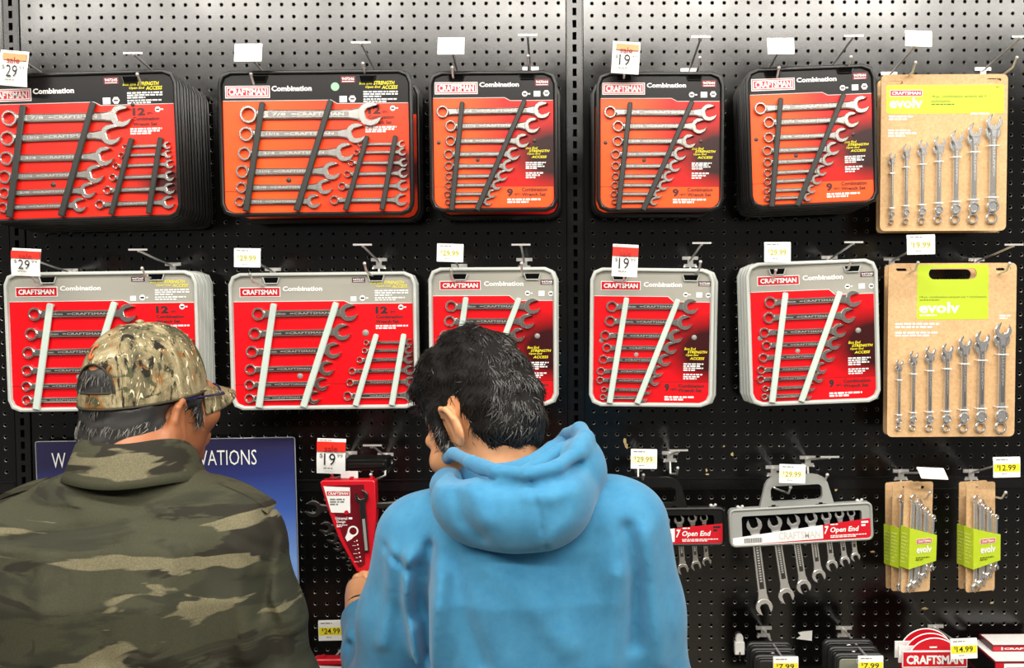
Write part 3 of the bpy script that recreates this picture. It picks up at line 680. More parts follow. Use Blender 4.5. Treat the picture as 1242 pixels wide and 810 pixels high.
# ---------------------------------------------------------------- kraft boards of ratcheting wrenches
E_MATS = [M_CHROME, M_INLAYP, M_ETCH]
def kraft_board(label, lay, d, handle, backs_=1):
    x0, y0, x1, y1 = lay['px']; s_ = SC(d); w, h = (x1 - x0) / s_, (y1 - y0) / s_; c = P((x0 + x1) / 2, (y0 + y1) / 2, d)
    cx0, cy0, cx1, cy1 = lay['crop']; u = w / (cx1 - cx0); v = h / (cy1 - cy0)
    X = lambda a: (a - cx0) * u - w / 2
    Z = lambda a: h / 2 - (a - cy0) * v
    def board(o):
        b = MB(); holes = [rrect(X(a), X(c_), Z(f), Z(e), min(X(c_) - X(a), Z(e) - Z(f)) * .48, 4) for (a, c_, e, f) in lay['holes']]
        b.plate(rrect(-w / 2, w / 2, -h / 2, h / 2, .010, 4), holes, -.0035, .0, 0); return b.obj('board', M_KRAFT, o, smooth=0)
    o = thing('wrench_set', label, 'wrench set', (c.x, -d, c.z)); bd = board(o)
    b = MB(); y = -.0039; a, c_, e, f = lay['lime']
    holes = [rrect(X(p), X(q), Z(s2), Z(r_), min(X(q) - X(p), Z(r_) - Z(s2)) * .48, 4) for (p, q, r_, s2) in lay['holes'] if p > a and q < c_ and r_ > e]
    b.plate(rrect(X(a), X(c_), Z(f), Z(e), .004, 2), holes, y, -.0034, 0)
    lb = b.obj('lime_label', M_LIME, bd, smooth=0)
    b = MB(); y -= .0002
    a, c_, e, f = lay['evolv']; b.text('evolv', X(a), X(c_), Z(f), Z(e), y, 0, .03); b.obj('word_mark', [M_CARDW, M_LIMEINK, M_LOGO], bd, smooth=0); b = MB()
    if 'logo' in lay:
        a, c_, e, f = lay['logo']; b.face(rect(X(a), X(c_), Z(f), Z(e)), y, 0); q = (f - e) * .1; b.face(rect(X(a + q), X(c_ - q), Z(f - q), Z(e + q)), y - .0002, 2); b.text('CRAFTSMAN', X(a + 3 * q), X(c_ - 3 * q), Z(f - 2.5 * q), Z(e + 2.5 * q), y - .0004, 0, .03)
        b.obj('brand_plate', [M_CARDW, M_LIMEINK, M_LOGO], bd, smooth=0); b = MB(); a, c_, e, f = lay['evolv']
    if 'logo' not in lay: pass
    for (tx, a, c_, e, f, mi) in lay['text']: b.text(tx, X(a), X(c_), Z(f), Z(e), y, mi, .004)
    b.obj('description', [M_CARDW, M_LIMEINK, M_LOGO], bd, smooth=0)
    for k, (a, c_, e, f, n_, mi) in enumerate(lay['micro']): b = MB(); b.micro(X(a), X(c_), Z(e), Z(f), n_, y, mi, k + 21); b.obj('fine_print', [M_CARDW, M_LIMEINK, M_LOGO], bd, smooth=0)
    for (wx, ty, by, hw) in lay['wr']:
        Rj = hw / 2 * u; r_ = Rj / 1.32; th = .006 + r_ * .22
        zb = Z(by) + r_; zt = Z(ty); L = zt - zb
        for (k, dy, sh) in ((0, 0, .0), (1, -th * .75, .105)):      # one behind, one in front and higher up its rod
            LL = L * (.875 if k else .90)
            z = zb + (L * .115 if k else 0)
            m = wrench_mb(LL, r_ * (1.0 if k else .98), R(-15 if k else 15), th, 1.32, etch='CRAFTSMAN')
            m.obj('wrench', E_MATS, o, (X(wx), -.0042 + dy, z), (0, R(-90), 0))
            if k:                                                        # ratchet ring core
                m = MB(); m.prism(circ((0, 0), r_ * .64, 12), -.0042 + dy - th * .8, -.0042 + dy - th * .3, 0, .0008); m.obj('ratchet_core', M_CHROME, o, (X(wx), 0, z))
        for zz in (zt - L * .30, zb + L * .20):
            m = MB(); m.tube([(-r_ * .95, -.003, 0), (-r_ * .85, -th * 1.7 - .004, 0), (r_ * .85, -th * 1.7 - .004, 0), (r_ * .95, -.003, 0)], .0011, 0, 6); m.obj('cable_tie', M_WHITE, o, (X(wx), 0, zz))
    return o, board, w, h
A6 = dict(px=(1068, 92, 1220, 279), crop=(53, 190, 533, 776), holes=[(80, 135, 214, 226), (453, 508, 206, 218)], lime=(72, 518, 230, 336), evolv=(85, 210, 276, 316), logo=(86, 209, 248, 272),
    text=[('14-pc. combination wrench set +', 243, 452, 267, 281, 1), ('inch/metric', 243, 316, 284, 296, 1)], micro=[(243, 375, 299, 306, 1, 1), (488, 512, 236, 242, 1, 1), (83, 205, 342, 362, 2, 0), (80, 190, 394, 424, 3, 0), (394, 506, 332, 342, 1, 0)],
    wr=[(92, 483, 752, 26), (146, 452, 752, 32), (207, 437, 753, 37), (269, 425, 751, 43), (334, 403, 752, 49), (402, 377, 752, 54), (473, 345, 752, 60)])
B6 = dict(px=(1076, 319, 1231, 530), crop=(75, 144, 543, 780), holes=[(222, 397, 162, 203), (103, 157, 158, 172), (467, 522, 158, 172)], lime=(180, 441, 150, 350), evolv=(188, 336, 286, 326),
    text=[('14-pc. combination wrench set + inch/metric', 190, 434, 263, 274, 1)], micro=[(190, 300, 276, 281, 1, 1), (190, 325, 330, 338, 1, 0), (101, 310, 360, 382, 2, 0), (101, 290, 392, 413, 2, 0), (482, 526, 332, 350, 2, 0)],
    wr=[(113, 492, 757, 26), (165, 462, 757, 32), (225, 445, 760, 37), (287, 435, 762, 42), (350, 410, 764, 48), (413, 392, 765, 54), (487, 362, 768, 60)])
for (lab, blab, lay, d) in (('kraft board of seven chrome wrench pairs with lime header strip, top right', 'kraft board hanging behind the upper right wrench board', A6, .13), ('kraft board of chrome wrenches with carry handle hole and lime square, second row', 'kraft board hanging behind the lower right wrench board', B6, .12)):
    o, board, w, h = kraft_board(lab, lay, d, True)
    bk = thing('wrench_set', blab, 'wrench set', (o.location.x + .006, o.location.y + .045, o.location.z - .002)); board(bk)

# ---------------------------------------------------------------- open end wrench racks with carry handles (third row)
def double_open(p, q, r0, r1, th=.006):
    """open end wrench between two points of the (x,z) plane"""
    b = MB(); p, q = Vector(p), Vector(q); dv = (p - q).normalized(); a = math.atan2(dv.y, dv.x)
    b.prism(jaw_pts(p, r0, a + R(12)), -th, 0, 0, .0008); b.prism(jaw_pts(q, r1, a + math.pi + R(12)), -th, 0, 0, .0008)
    n = Vector((-dv.y, dv.x)); h0, h1 = r0 * .5, r1 * .5; A, B = p - dv * r0 * .6, q + dv * r1 * .6
    pts = [A + n * r0 * .7, A - dv * r0 + n * h0, B + dv * r1 + n * h1, B + n * r1 * .7, B - n * r1 * .7, B + dv * r1 - n * h1, A - dv * r0 - n * h0, A - n * r0 * .7]
    b.prism([tuple(k) for k in pts], -th * .85, -th * .15, 0, .0009)
    A2, B2 = A - dv * r0 * 1.6, B + dv * r1 * 1.6
    if (A2 - B2).length > .02:
        e = .55; b.prism([tuple(k) for k in (A2 + n * h0 * e, B2 + n * h1 * e, B2 - n * h1 * e, A2 - n * h0 * e)], -th * .9, -th * .85 + .0001, 1)
        for k in range(14):
            t0 = .12 + .055 * k; c = A2.lerp(B2, t0); d_ = (A2 - B2) * .016
            b.add([(x.x, -th * .9 - .0002, x.y) for x in (c + n * h0 * .3 + d_, c + n * h0 * .3 - d_, c - n * h0 * .3 - d_, c - n * h0 * .3 + d_)], [(0, 1, 2, 3)], 2)
    return b
def rack(label, cx, cy, d, tilt, dark):
    k = 1 / 3.376 / SC(d); c = P(cx, cy, d); o = thing('wrench_rack', label, 'wrench rack', (c.x, -d, c.z), (0, -R(tilt), 0))
    pm = M_BLKPL if dark else mat('grey_rack_plastic', rgb(150, 152, 148), .42)
    q = lambda pts: [(x * k, z * k) for x, z in pts]
    b = MB()
    b.plate(rrect(-293 * k, 293 * k, -78 * k, 78 * k, .009, 4), [rrect(-243 * k, 250 * k, -50 * k, 47 * k, .005, 3)], -.016, .002, 0)
    b.prism(rrect(-285 * k, 285 * k, -70 * k, 70 * k, .008, 3), -.001, .003, 1)
    # rounded lip round the body
    rr_ = rrect(-289 * k, 289 * k, -74 * k, 74 * k, .009, 4); b.tube([(x, -.016, z) for x, z in rr_] + [(rr_[0][0], -.016, rr_[0][1])], .0028, 0, 6)
    b.obj('body', [pm, M_SLOT], o)
    b = MB(); out = q([(-165, 72), (143, 72), (128, 130), (118, 168), (105, 187), (84, 198), (60, 203), (-84, 203), (-106, 199), (-126, 187), (-138, 168), (-149, 130)])
    b.plate(out, [rrect(-117 * k, 95 * k, 97 * k, 162 * k, .0095, 4)], -.012, .001, 0); b.obj('handle', pm, o)
    b = MB()
    for sx in (-108, 86): b.prism(q([(sx - 22, 74), (sx + 22, 74), (sx + 22, 80), (sx + 8, 80), (sx + 8, 86), (sx - 8, 86), (sx - 8, 80), (sx - 22, 80)]), -.0125, -.0118, 0)
    b.obj('hang_slot', M_SLOT, o)
    b = MB(); y = -.0168
    top = lambda x: -41 + (x + 280) / 566 * 53
    b.prism(q([(-283, -74), (88, -74), (88, top(88)), (-283, top(-283))]), y, -.0155, 0); b.prism(q([(88, -74), (287, -70), (287, top(287)), (88, top(88))]), y, -.0155, 1)
    b.face(q([(-165, -74), (88, -74), (88, -62), (-165, -68)]), y - .0002, 1)
    lb = b.obj('label', [M_CARDW, M_LOGO], o)
    b = MB(); y -= .0005
    if not dark:
        for i in range(24): x = -236 + i * 3.1; b.face(q(rect(x, x + (1.1 if i % 3 else 2.0), -64, -44)), y, 2)
    if not dark: b.obj('barcode', [M_CARDW, M_LOGO, M_INK], lb, smooth=0); b = MB()
    b.text('CRAFTSMAN', -95 * k, 76 * k, -58 * k, -26 * k, y, 3, .03); b.obj('brand_lettering', [M_CARDW, M_LOGO, M_INK, mat('pale_silver_ink', rgb(205, 205, 200), .4)], lb, smooth=0); b = MB()
    b.text('7', 93 * k, 112 * k, -44 * k, -11 * k, y, 0, .03, .2); b.text('Open End', 118 * k, 236 * k, -45 * k, -17 * k, y, 0, .025, .2)
    b.obj('title_lettering', [M_CARDW, M_LOGO, M_INK], lb, smooth=0); b = MB()
    b.micro(118 * k, 278 * k, -49 * k, -62 * k, 2, y, 0, 4); b.micro(120 * k, 175 * k, -2 * k, -10 * k, 1, y, 0, 5); b.micro(246 * k, 282 * k, 4 * k, -22 * k, 2, y, 0 if not dark else 2, 6)
    b.obj('fine_print', [M_CARDW, M_LOGO, M_INK, mat('pale_silver_ink', rgb(205, 205, 200), .4)], lb, smooth=0)
    hd = [(-190, 6, 32), (-105, 10, 30), (-28, 14, 27), (45, 20, 26), (108, 25, 21), (162, 30, 19), (210, 33, 17)]
    ft = [(-165, -338, 35), (-72, -296, 33), (2, -262, 30), (66, -220, 28), (122, -180, 24), (176, -166, 21), (220, -150, 19)]
    for (a, z, r_), (a2, z2, r2) in zip(hd, ft):
        b = double_open((a * k, z * k), (a2 * k, z2 * k), r_ * k, r2 * k); w_ = b.obj('wrench', [M_CHROME if not dark else M_STEEL, M_INLAY, M_ETCH], o, (0, -.006, 0))
    for sx in (-252, 240):
        b = MB(); b.ball((sx * k, -.006, 82 * k), .004, 0, 8, 6); b.ball(((sx + 18) * k, -.006, 84 * k), .0035, 0, 8, 6); b.box(((sx + 9) * k, -.006, 80 * k), (.009, .004, .004)); b.obj('clip', M_ZINC, o)
    return o
rack('grey plastic rack of seven open end wrenches with oval carry handle', 969.5, 634, .15, 2.9, False)
rack('black plastic rack of open end wrenches half hidden behind the blue shoulder', 791.5, 637, .13, .4, True)
hook('zinc wire hook of the black wrench rack, behind its 29.99 tag', 781, 557, .17); hook('zinc wire hook of the black wrench rack, bar end in view', 823, 547, .17, rise=.034)
hook('zinc wire hook of the grey wrench rack, behind its 29.99 tag', 961, 572, .19); hook('zinc wire hook of the grey wrench rack, bar end in view', 1006, 555, .19, rise=.034)
price_tag('white tag with pale price 29.99 next to the blue shoulder', 781, 557, 32, 23, 'yellow', '29.99', -1, .177)
price_tag('white tag with pale price 29.99 on the grey wrench rack handle', 961, 575, 32, 22, 'yellow', '29.99', -2, .197)

# ---------------------------------------------------------------- narrow kraft packs with lime sleeve
def kraft_pack(name_label, cx, cy, d, roll, yaw, group, full=True):
    o = thing('wrench_pack', name_label, 'wrench pack', tuple(P(cx, cy, d)), (0, -R(roll), R(yaw)), group)
    w, h = .066, .222; b = MB()
    b.plate(rrect(-w / 2, w / 2, -h / 2, h / 2, .005, 3), [rrect(-.013, .013, h / 2 - .014, h / 2 - .008, .0028, 3)], -.0012, .0008, 0); b.obj('backing_card', M_KRAFT, o, smooth=0)
    # lime sleeve folded round the tools
    ring = [(-.036, .0018), (-.034, -.026), (.033, -.019), (.036, .0018)]
    hz = lambda x: .026 + (.033 - x) / .067 * .015
    zc = -.018; vs = []; fs = []; k = len(ring)
    for sc_ in (1.0, .975):
        for sg in (-1, 1):
            for (x, y) in ring: vs.append((x * sc_, -.011 + (y + .011) * sc_, zc + sg * hz(x) - x * .04))
    for i in range(k):
        j = (i + 1) % k
        fs += [(i, k + i, k + j, j)[::-1] if False else (i, j, k + j, k + i), (2 * k + i, 3 * k + i, 3 * k + j, 2 * k + j), (k + i, k + j, 3 * k + j, 3 * k + i), (i, 2 * k + i, 2 * k + j, j)]
    b = MB(); b.add(vs, fs); sl = b.obj('sleeve', M_LIME, o, smooth=0)
    if full:
        # lettering lies on the front panel of the sleeve
        b = MB(); fx0, fx1 = -.034, .033; an = math.atan2(.007, .067)
        b.M = Matrix.Translation((0, -.0226 - .0006, zc)) @ Matrix.Rotation(an, 4, 'Z')
        b.face(rect(-.018, .020, .010, .020), -.0001, 0); b.face(rect(-.017, .019, .011, .019), -.0003, 1); b.text('CRAFTSMAN', -.015, .017, .0125, .0175, -.0005, 0, .03)
        b.obj('brand_plate', [M_CARDW, M_LOGO], sl, smooth=0); Mx = b.M; b = MB(); b.M = Mx
        b.text('evolv', -.017, .020, -.009, .006, -.0001, 0, .03); b.micro(-.018, .018, -.016, -.024, 2, -.0001, 2, 4)
        b.obj('word_mark', [M_CARDW, M_LOGO, M_LIMEINK, M_LIMEPALE], sl, smooth=0); b = MB()
        b.M = Matrix.Translation((-.0352, -.012, zc)) @ Matrix.Rotation(R(-86), 4, 'Z')
        b.micro(-.010, .010, .032, -.032, 9, -.0004, 3, 8, .3); b.M = None
        b.obj('side_print', [M_CARDW, M_LOGO, M_LIMEINK, M_LIMEPALE], sl, smooth=0)
    for i in range(6):
        x = -.017 + i * .0085; zt = .080 - i * .0075; zb = -.108 + i * .0085; r_ = .0085 - i * .0007
        m = wrench_mb(zt - zb, r_, R(15), .006, 1.15, etch='')
        m.obj('wrench', E_MATS, o, (x, -.003 - (i % 2) * .006 - .003, zt), (0, R(90), R(6)))
    return o
kraft_pack('kraft pack of slim wrenches in lime sleeve, front of the three beside the grey rack', 1112, 651, .165, -1.5, 16, None)
kraft_pack('middle kraft pack of the three in lime sleeves beside the grey rack', 1099, 650, .125, 0, 16, None)
kraft_pack('rearmost kraft pack of the three in lime sleeves beside the grey rack', 1091, 648, .085, 1, 16, None)
kraft_pack('kraft pack in lime sleeve, front of the rightmost pair under the 12.99 tag', 1189, 651, .15, .5, 14, None)
kraft_pack('kraft pack of wrenches behind the front one of the rightmost pair', 1180, 648, .105, .5, 14, None)
hook('zinc wire hook holding the three kraft packs', 1126, 573, .2, mx=(1092, 573), plate=False)
hook('zinc wire hook holding the rightmost pair of kraft packs', 1216, 562, .2, mx=(1177, 573), plate=False)
price_tag('blank white tag seen almost edge-on above the three kraft packs', 1131, 574, 33, 22, 'plain', '', -3, .205, 0, -62)
price_tag('white tag with yellow band and price 12.99 at right edge', 1221, 567, 33, 24, 'strong', '12.99', 1, .205)

# ---------------------------------------------------------------- red wedge shaped wrench holders
def red_holder(label, dx, dy, d, group=None, full=True, key=(340, 500)):
    K = 2.61; s_ = SC(.235); u = 1 / K / s_; c = P(key[0] + 215 / K + dx, key[1] + 350 / K + dy, d)
    o = thing('wrench_holder', label, 'wrench holder', (c.x, -d, c.z), group=group)
    q = lambda pts: [((x - 215) * u, (350 - z) * u) for x, z in pts]
    b = MB()
    outl = q([(262, 518), (285, 505), (305, 330), (303, 218), (296, 212), (136, 212), (128, 218), (150, 300), (186, 400), (240, 505)])
    b.prism(outl, -.004, .022, 0, .002)
    inn = q([(256, 490), (268, 480), (268, 225), (150, 228), (168, 300), (200, 395), (246, 488)])
    b.prism(inn, -.0055, -.003, 1)
    for xx in (160, 225, 290): b.box(((xx - 215) * u, .008, (350 - 208) * u), (.006, .012, .004))
    b.obj('wedge_body', [mat('red_holder_plastic', rgb(206, 22, 38), .32), M_MAROON2], o)
    if not full: return o
    y = -.006; b = MB()
    b.prism(q([(163, 314), (224, 316), (224, 234), (140, 230)]), y, -.005, 0); lb = b.obj('paper_label', M_CARDW, o)
    b = MB(); y2 = y - .0003; f = lambda x: (x - 215) * u
    g = lambda z: (350 - z) * u
    b.face(q(rect(150, 222, 260, 246)), y2, 1); b.text('CRAFTSMAN', f(154), f(218), g(258), g(248), y2 - .0002, 0, .03); b.obj('brand_plate', [M_CARDW, M_LOGO], lb, smooth=0); b = MB(); b.micro(f(160), f(215), g(268), g(292), 3, y2, 2, 5); b.disc((f(212), g(314)), 7 * u, y2 - .0006, 1, 14)
    b.obj('lettering', [M_CARDW, M_LOGO, M_GREYINK], lb, smooth=0)
    b = MB(); y2 = -.0058
    b.text('Universal', f(176), f(214), g(338), g(328), y2, 0, .02); b.text('Design', f(180), f(208), g(350), g(340), y2, 0, .02); b.micro(f(180), f(216), g(352), g(362), 2, y2, 0, 4); b.micro(f(218), f(242), g(328), g(338), 1, y2, 0, 6)
    b.obj('panel_lettering', M_CARDW, o, smooth=0); b = MB()
    n = 18; V = []; Fc = []
    c0 = (f(232), g(374)); r1, r2 = 17 * u, 12 * u
    for i in range(n):
        a = 2 * math.pi * i / n; ex = 1 + (1.35 * max(0, math.cos(a - R(235))) ** 10)
        V += [(c0[0] + math.cos(a) * r1 * ex, y2, c0[1] + math.sin(a) * r1 * ex), (c0[0] + math.cos(a) * r2, y2, c0[1] + math.sin(a) * r2)]
    for i in range(n): j = (i + 1) % n; Fc.append((2 * i, 2 * j, 2 * j + 1, 2 * i + 1))
    b.add(V, Fc); b.obj('ring_symbol', M_CARDW, o, smooth=0); b = MB()
    for i in range(6):
        zz = 405 + i * 13; xx = 244 + i * 2.2; b.face(circ((f(xx), g(zz)), 2.6 * u, 8), y2, 0); b.face(rect(f(xx - 10 - (i * 7) % 12), f(xx - 6), g(zz + 3.6), g(zz + 2.2)), y2, 0)
    b.obj('size_list', M_CARDW, o, smooth=0)
    # wrench lying upright on the panel
    b = MB(); p, q_ = Vector((f(262), g(262))), Vector((f(276), g(440)))
    dv = (p - q_).normalized(); a = math.atan2(dv.y, dv.x); r_ = 21 * u
    b.prism(jaw_pts(p, r_, a + R(20)), -.012, -.006, 0, .0008); nn = Vector((-dv.y, dv.x)); h = 7.5 * u
    b.prism([tuple(k) for k in (p - dv * r_ * .6 + nn * h * 1.3, q_ + nn * h, q_ - nn * h, p - dv * r_ * .6 - nn * h * 1.3)], -.0115, -.006, 0, .001)
    A = p.lerp(q_, .4); b.prism([tuple(k) for k in (A + nn * h * .6, q_ + dv * 6 * u + nn * h * .6, q_ + dv * 6 * u - nn * h * .6, A - nn * h * .6)], -.012, -.0113, 1)
    b.obj('wrench', [M_DKSTEEL, M_ETCH], o)
    # wrenches slotted through the holder, open ends out to the left, rings to the right
    for (lx, lz, r_, L) in ((100, 283, 27, 285), (140, 347, 20, 235), (160, 381, 17, 200), (178, 411, 15, 170), (196, 441, 12, 140), (213, 468, 10, 112)):
        m = wrench_mb(L * u + r_ * u * .8, r_ * u / 1.42, R(-15), .007, 1.42, etch='')
        m.obj('wrench', [M_DKSTEEL, M_INLAY, M_ETCH], o, (f(lx + L), .014, g(lz + 12)), (0, R(180) - R(2.5), R(0)))
    return o
M_MAROON2 = mat('maroon_panel_print', rgb(104, 10, 24), .35)
red_holder('red wedge shaped wrench holder that the shopper in blue is touching', 0, 0, .235)
red_holder('red wrench holder hanging behind the one the shopper touches', 1, -1, .195, None, False)
red_holder('rearmost of the red wrench holders behind the one the shopper touches', 2, -2, .155, None, False)
red_holder('red wrench holder at the bottom edge under the 24.99 tag', -10, 216, .235)
b = MB(); p0, p1 = P(418, 560, .17), P(470, 558, .17); zc = P(440, 563, .17).z
o = thing('hanger_bar', 'black hanger bar across the two hooks above the red wrench holders', 'hanger', ((p0.x + p1.x) / 2, -.17, zc))
L_ = p1.x - p0.x
b = MB(); b.prism(rrect(-L_ / 2, L_ / 2, -.011, .011, .003, 2), -.012, .05, 0, .002); b.prism(rrect(-L_ / 2 + .01, L_ / 2 - .004, -.004, .004, .002, 2), -.016, -.01, 0, .001); b.obj('bar', M_BLKPL, o)
b = MB(); b.box((-L_ / 2 + .012, -.014, -.018), (.034, .001, .014)); b.obj('white_sticker', M_CARDW, o)
hook('zinc wire hook left of the black hanger bar, behind the 19 sale tag', 405, 543, .2, mx=(424, 551)); hook('zinc wire hook at the black hanger bar, bar end in view', 452, 541, .2, mx=(468, 553))
price_tag('white card with red sale band and price 19, beside the blue poster', 402, 553, 35, 43, 'sale', ('19', '99'), -2, .245)
hook('zinc wire hook beneath the red wrench holders, behind the 24.99 tag', 402, 762, .24, mx=(424, 752))
price_tag('white tag with yellow band and price 24.99 below the red wrench holder', 402, 765, 32, 24, 'strong', '24.99', 1, .247)

# ---------------------------------------------------------------- bottom row
def soft_case(label, px, d, face_mat, group=None):
    x0, y0, x1, y1 = px; s_ = SC(d); w, h = (x1 - x0) / s_, (y1 - y0) / s_; c = P((x0 + x1) / 2, (y0 + y1) / 2, d)
    o = thing('tool_pouch', label, 'tool pouch', (c.x, -d, c.z), group=group); b = MB()
    b.prism(rrect(-w / 2, w / 2, -h / 2, h / 2, .012, 4), -.006, .006, 0, .0025); rr_ = rrect(-w / 2 + .006, w / 2 - .006, -h / 2 + .006, h / 2 - .006, .009, 4)
    b.tube([(x, -.006, z) for x, z in rr_] + [(rr_[0][0], -.006, rr_[0][1])], .0016, 0, 6); b.obj('shell', mat('black_pouch_vinyl', (.012, .012, .012), .4), o)
    b = MB(); b.prism(rrect(-w / 2 + .010, w / 2 - .010, -h / 2 + .010, h / 2 - .010, .007, 3), -.0075, -.005, 0, .001); b.obj('front_panel', face_mat, o)
    b = MB(); b.tube([(.006 * math.cos(a), -.008, h / 2 - .014 + .006 * math.sin(a)) for a in [2 * math.pi * i / 14 for i in range(15)]], .001, 0, 6); b.obj('eyelet', M_ZINC, o)
    return o
m_bp = mat('black_vinyl_panel', (.016, .016, .016), .35); m_gp = mat('grey_green_panel', rgb(124, 126, 112), .45)
for i, (dx, dy, d, lab) in enumerate(((0, 0, .2, 'front black pouch under the bottom row tag left of the grey-green pouches'), (-4, -8, .165, 'middle one of the plain black pouches at the bottom edge'), (-8, -15, .13, 'rearmost of the plain black pouches at the bottom edge'))):
    soft_case(lab, (913 + dx, 792 + dy, 968 + dx, 880 + dy), d, m_bp)
for i, (dx, dy, d, lab) in enumerate(((0, 0, .2, 'front grey-green pouch with black edge at the bottom edge'), (-7, -8, .165, 'middle grey-green pouch behind the front one at the bottom edge'), (-13, -16, .13, 'rearmost grey-green pouch at the bottom edge'))):
    soft_case(lab, (1010 + dx, 790 + dy, 1072 + dx, 885 + dy), d, m_gp)
hook('long zinc arm over the plain black pouches', 950, 799, .25, mx=(926, 763), prong=False); hook('long zinc arm over the grey-green pouches', 1052, 797, .25, mx=(1023, 763), prong=False); hook('long zinc arm over the red arched cards', 1165, 781, .24, mx=(1134, 761), prong=False)
price_tag('white tag at bottom edge over the plain black pouches', 953, 808, 31, 22, 'strong', '7.99', 0, .256)
price_tag('white tag at bottom edge over the grey-green pouches', 1056, 807, 31, 22, 'strong', '7.99', 0, .256)
price_tag('white tag with yellow band and price 14.99 over the red arched cards', 1169, 787, 33, 24, 'strong', '14.99', 2, .247)
def arched_card(label, dx, dy, d, full=True):
    s_ = SC(.2); c = P(1133 + dx, 800 + dy, d); o = thing('carded_tool', label, 'carded tool', (c.x, -d, c.z)); u = 1 / s_
    b = MB(); arc = [(math.cos(a) * 33 * u, -4 * u + math.sin(a) * 31 * u) for a in [math.pi * i / 20 for i in range(21)]]
    b.prism([(-33 * u, -70 * u), (33 * u, -70 * u)] + arc, -.001, .001, 0)
    b.tube([(x, 0, z) for x, z in arc], .0014, 1, 6)
    b.obj('red_card', [M_LOGO, M_CARDW], o)
    b = MB(); b.prism(rect(-40 * u, 40 * u, -9 * u, 12 * u), -.0042, -.0012, 0, .0004); hd = b.obj('header_strip', M_CARDW, o)
    if full:
        b = MB(); y = -.0046; b.face(rect(-39 * u, 39 * u, -7.4 * u, 10.4 * u), y, 1); b.text('CRAFTSMAN', -35 * u, 35 * u, -4.6 * u, 6.6 * u, y - .0003, 0, .04); b.face(rect(-6 * u, 3 * u, 15 * u, 17 * u), -.0015, 0); b.obj('lettering', [M_CARDW, M_LOGO], hd, smooth=0)
    return o
arched_card('red arched carded tool with white brand strip, front of its row', 0, 0, .2); arched_card('red arched carded tool directly behind the front one', -5, -6, .172, False); arched_card('rearmost red arched carded tool of the row', -10, -12, .144, False)
# red and white boxes on a black shelf
def carton(label, px, d0, d1, hgt, wid):
    a = P(px[0], px[1], d0); o = thing('carton', label, 'box', (a.x + wid / 2, -(d0 + d1) / 2, a.z - hgt)); dp = d0 - d1
    b = MB(); X, Y = wid / 2, dp / 2
    b.box((0, 0, hgt / 2), (wid, dp, hgt), 0); b.face([(-X + .002, -.0)] and rect(-X + .018, X - .002, .003, hgt - .003), -Y - .0004, 1); b.face(rect(-X + .001, -X + .017, .002, hgt - .002), -Y - .0004, 2)
    b.add([(-X + .003, -Y + .004, hgt + .0004), (X - .003, -Y + .004, hgt + .0004), (X - .003, Y - .004, hgt + .0004), (-X + .003, Y - .004, hgt + .0004)], [(0, 1, 2, 3)], 1)
    b.add([(-X - .0004, -Y + .003, .003), (-X - .0004, Y - .003, .003), (-X - .0004, Y - .003, hgt - .003), (-X - .0004, -Y + .003, hgt - .003)], [(0, 3, 2, 1)], 3)
    bd = b.obj('box_body', [M_MAROON, M_CARDW, M_LOGO, M_BLKPL], o, smooth=0)
    b = MB(); y = -Y - .0008; b.face(rect(-X + .021, X - .006, hgt * .22, hgt * .78), y, 1); b.text('CRAFTSMAN', -X + .024, X - .010, hgt * .34, hgt * .66, y - .0003, 0, .03); b.obj('lettering', [M_CARDW, M_LOGO], bd, smooth=0)
    return o, a
zl = P(1207, 803, .17).z; zu = P(1204, 783, .11).z
o2, _ = carton('lower red and white box, standing under another at the bottom right corner', (1207, 803), .17, .03, .05, .14)
o1, _ = carton('upper red and white box, lying on another at the bottom right corner', (1204, 783), .11, .035, zu - zl - .0008, .125)
b = MB(); b.box((o2.location.x + .02, -.075, o2.location.z - .004), (.3, .15, .006)); b.box((o2.location.x + .02, -.15, o2.location.z - .012), (.3, .004, .022)); tag(b.obj('trim_5', M_POST), kind='structure')
# white plastic peg, paper scrap
c = P(897, 783, .01); o = thing('plastic_peg', 'small white plastic peg clipped into the board beside the black pouches', 'peg', (c.x, -.008, c.z)); k = 1 / SC(0)
b = MB(); b.prism(rrect(-6 * k, 6 * k, -11 * k, 5 * k, .002, 2), -.006, .007, 0, .0015); b.prism(rrect(-4.6 * k, 4.6 * k, 2 * k, 14 * k, 4.4 * k, 5), -.004, .006, 0, .0015); b.obj('clip_body', M_WHITE, o)
b = MB(); b.tube([(0, -.007, -7 * k), (0, -.007, -14 * k)], .0015, 0, 6); b.ball((0, -.007, -17 * k), .0022, 0, 8, 6); b.obj('pin', M_DKSTEEL, o)
c = P(976, 771, .004); b = MB(); b.prism([(-10 * k, -4 * k), (9 * k, -6.5 * k), (9.5 * k, 6 * k), (-3 * k, 5 * k), (-8 * k, 3.5 * k), (-4.5 * k, 0)], -.0006, .0006); o = b.obj('paper_scrap', M_WHITE, None, (c.x, -.002, c.z)); tag(o, 'torn white paper scrap stuck on the black board between the two groups of pouches', 'paper scrap')

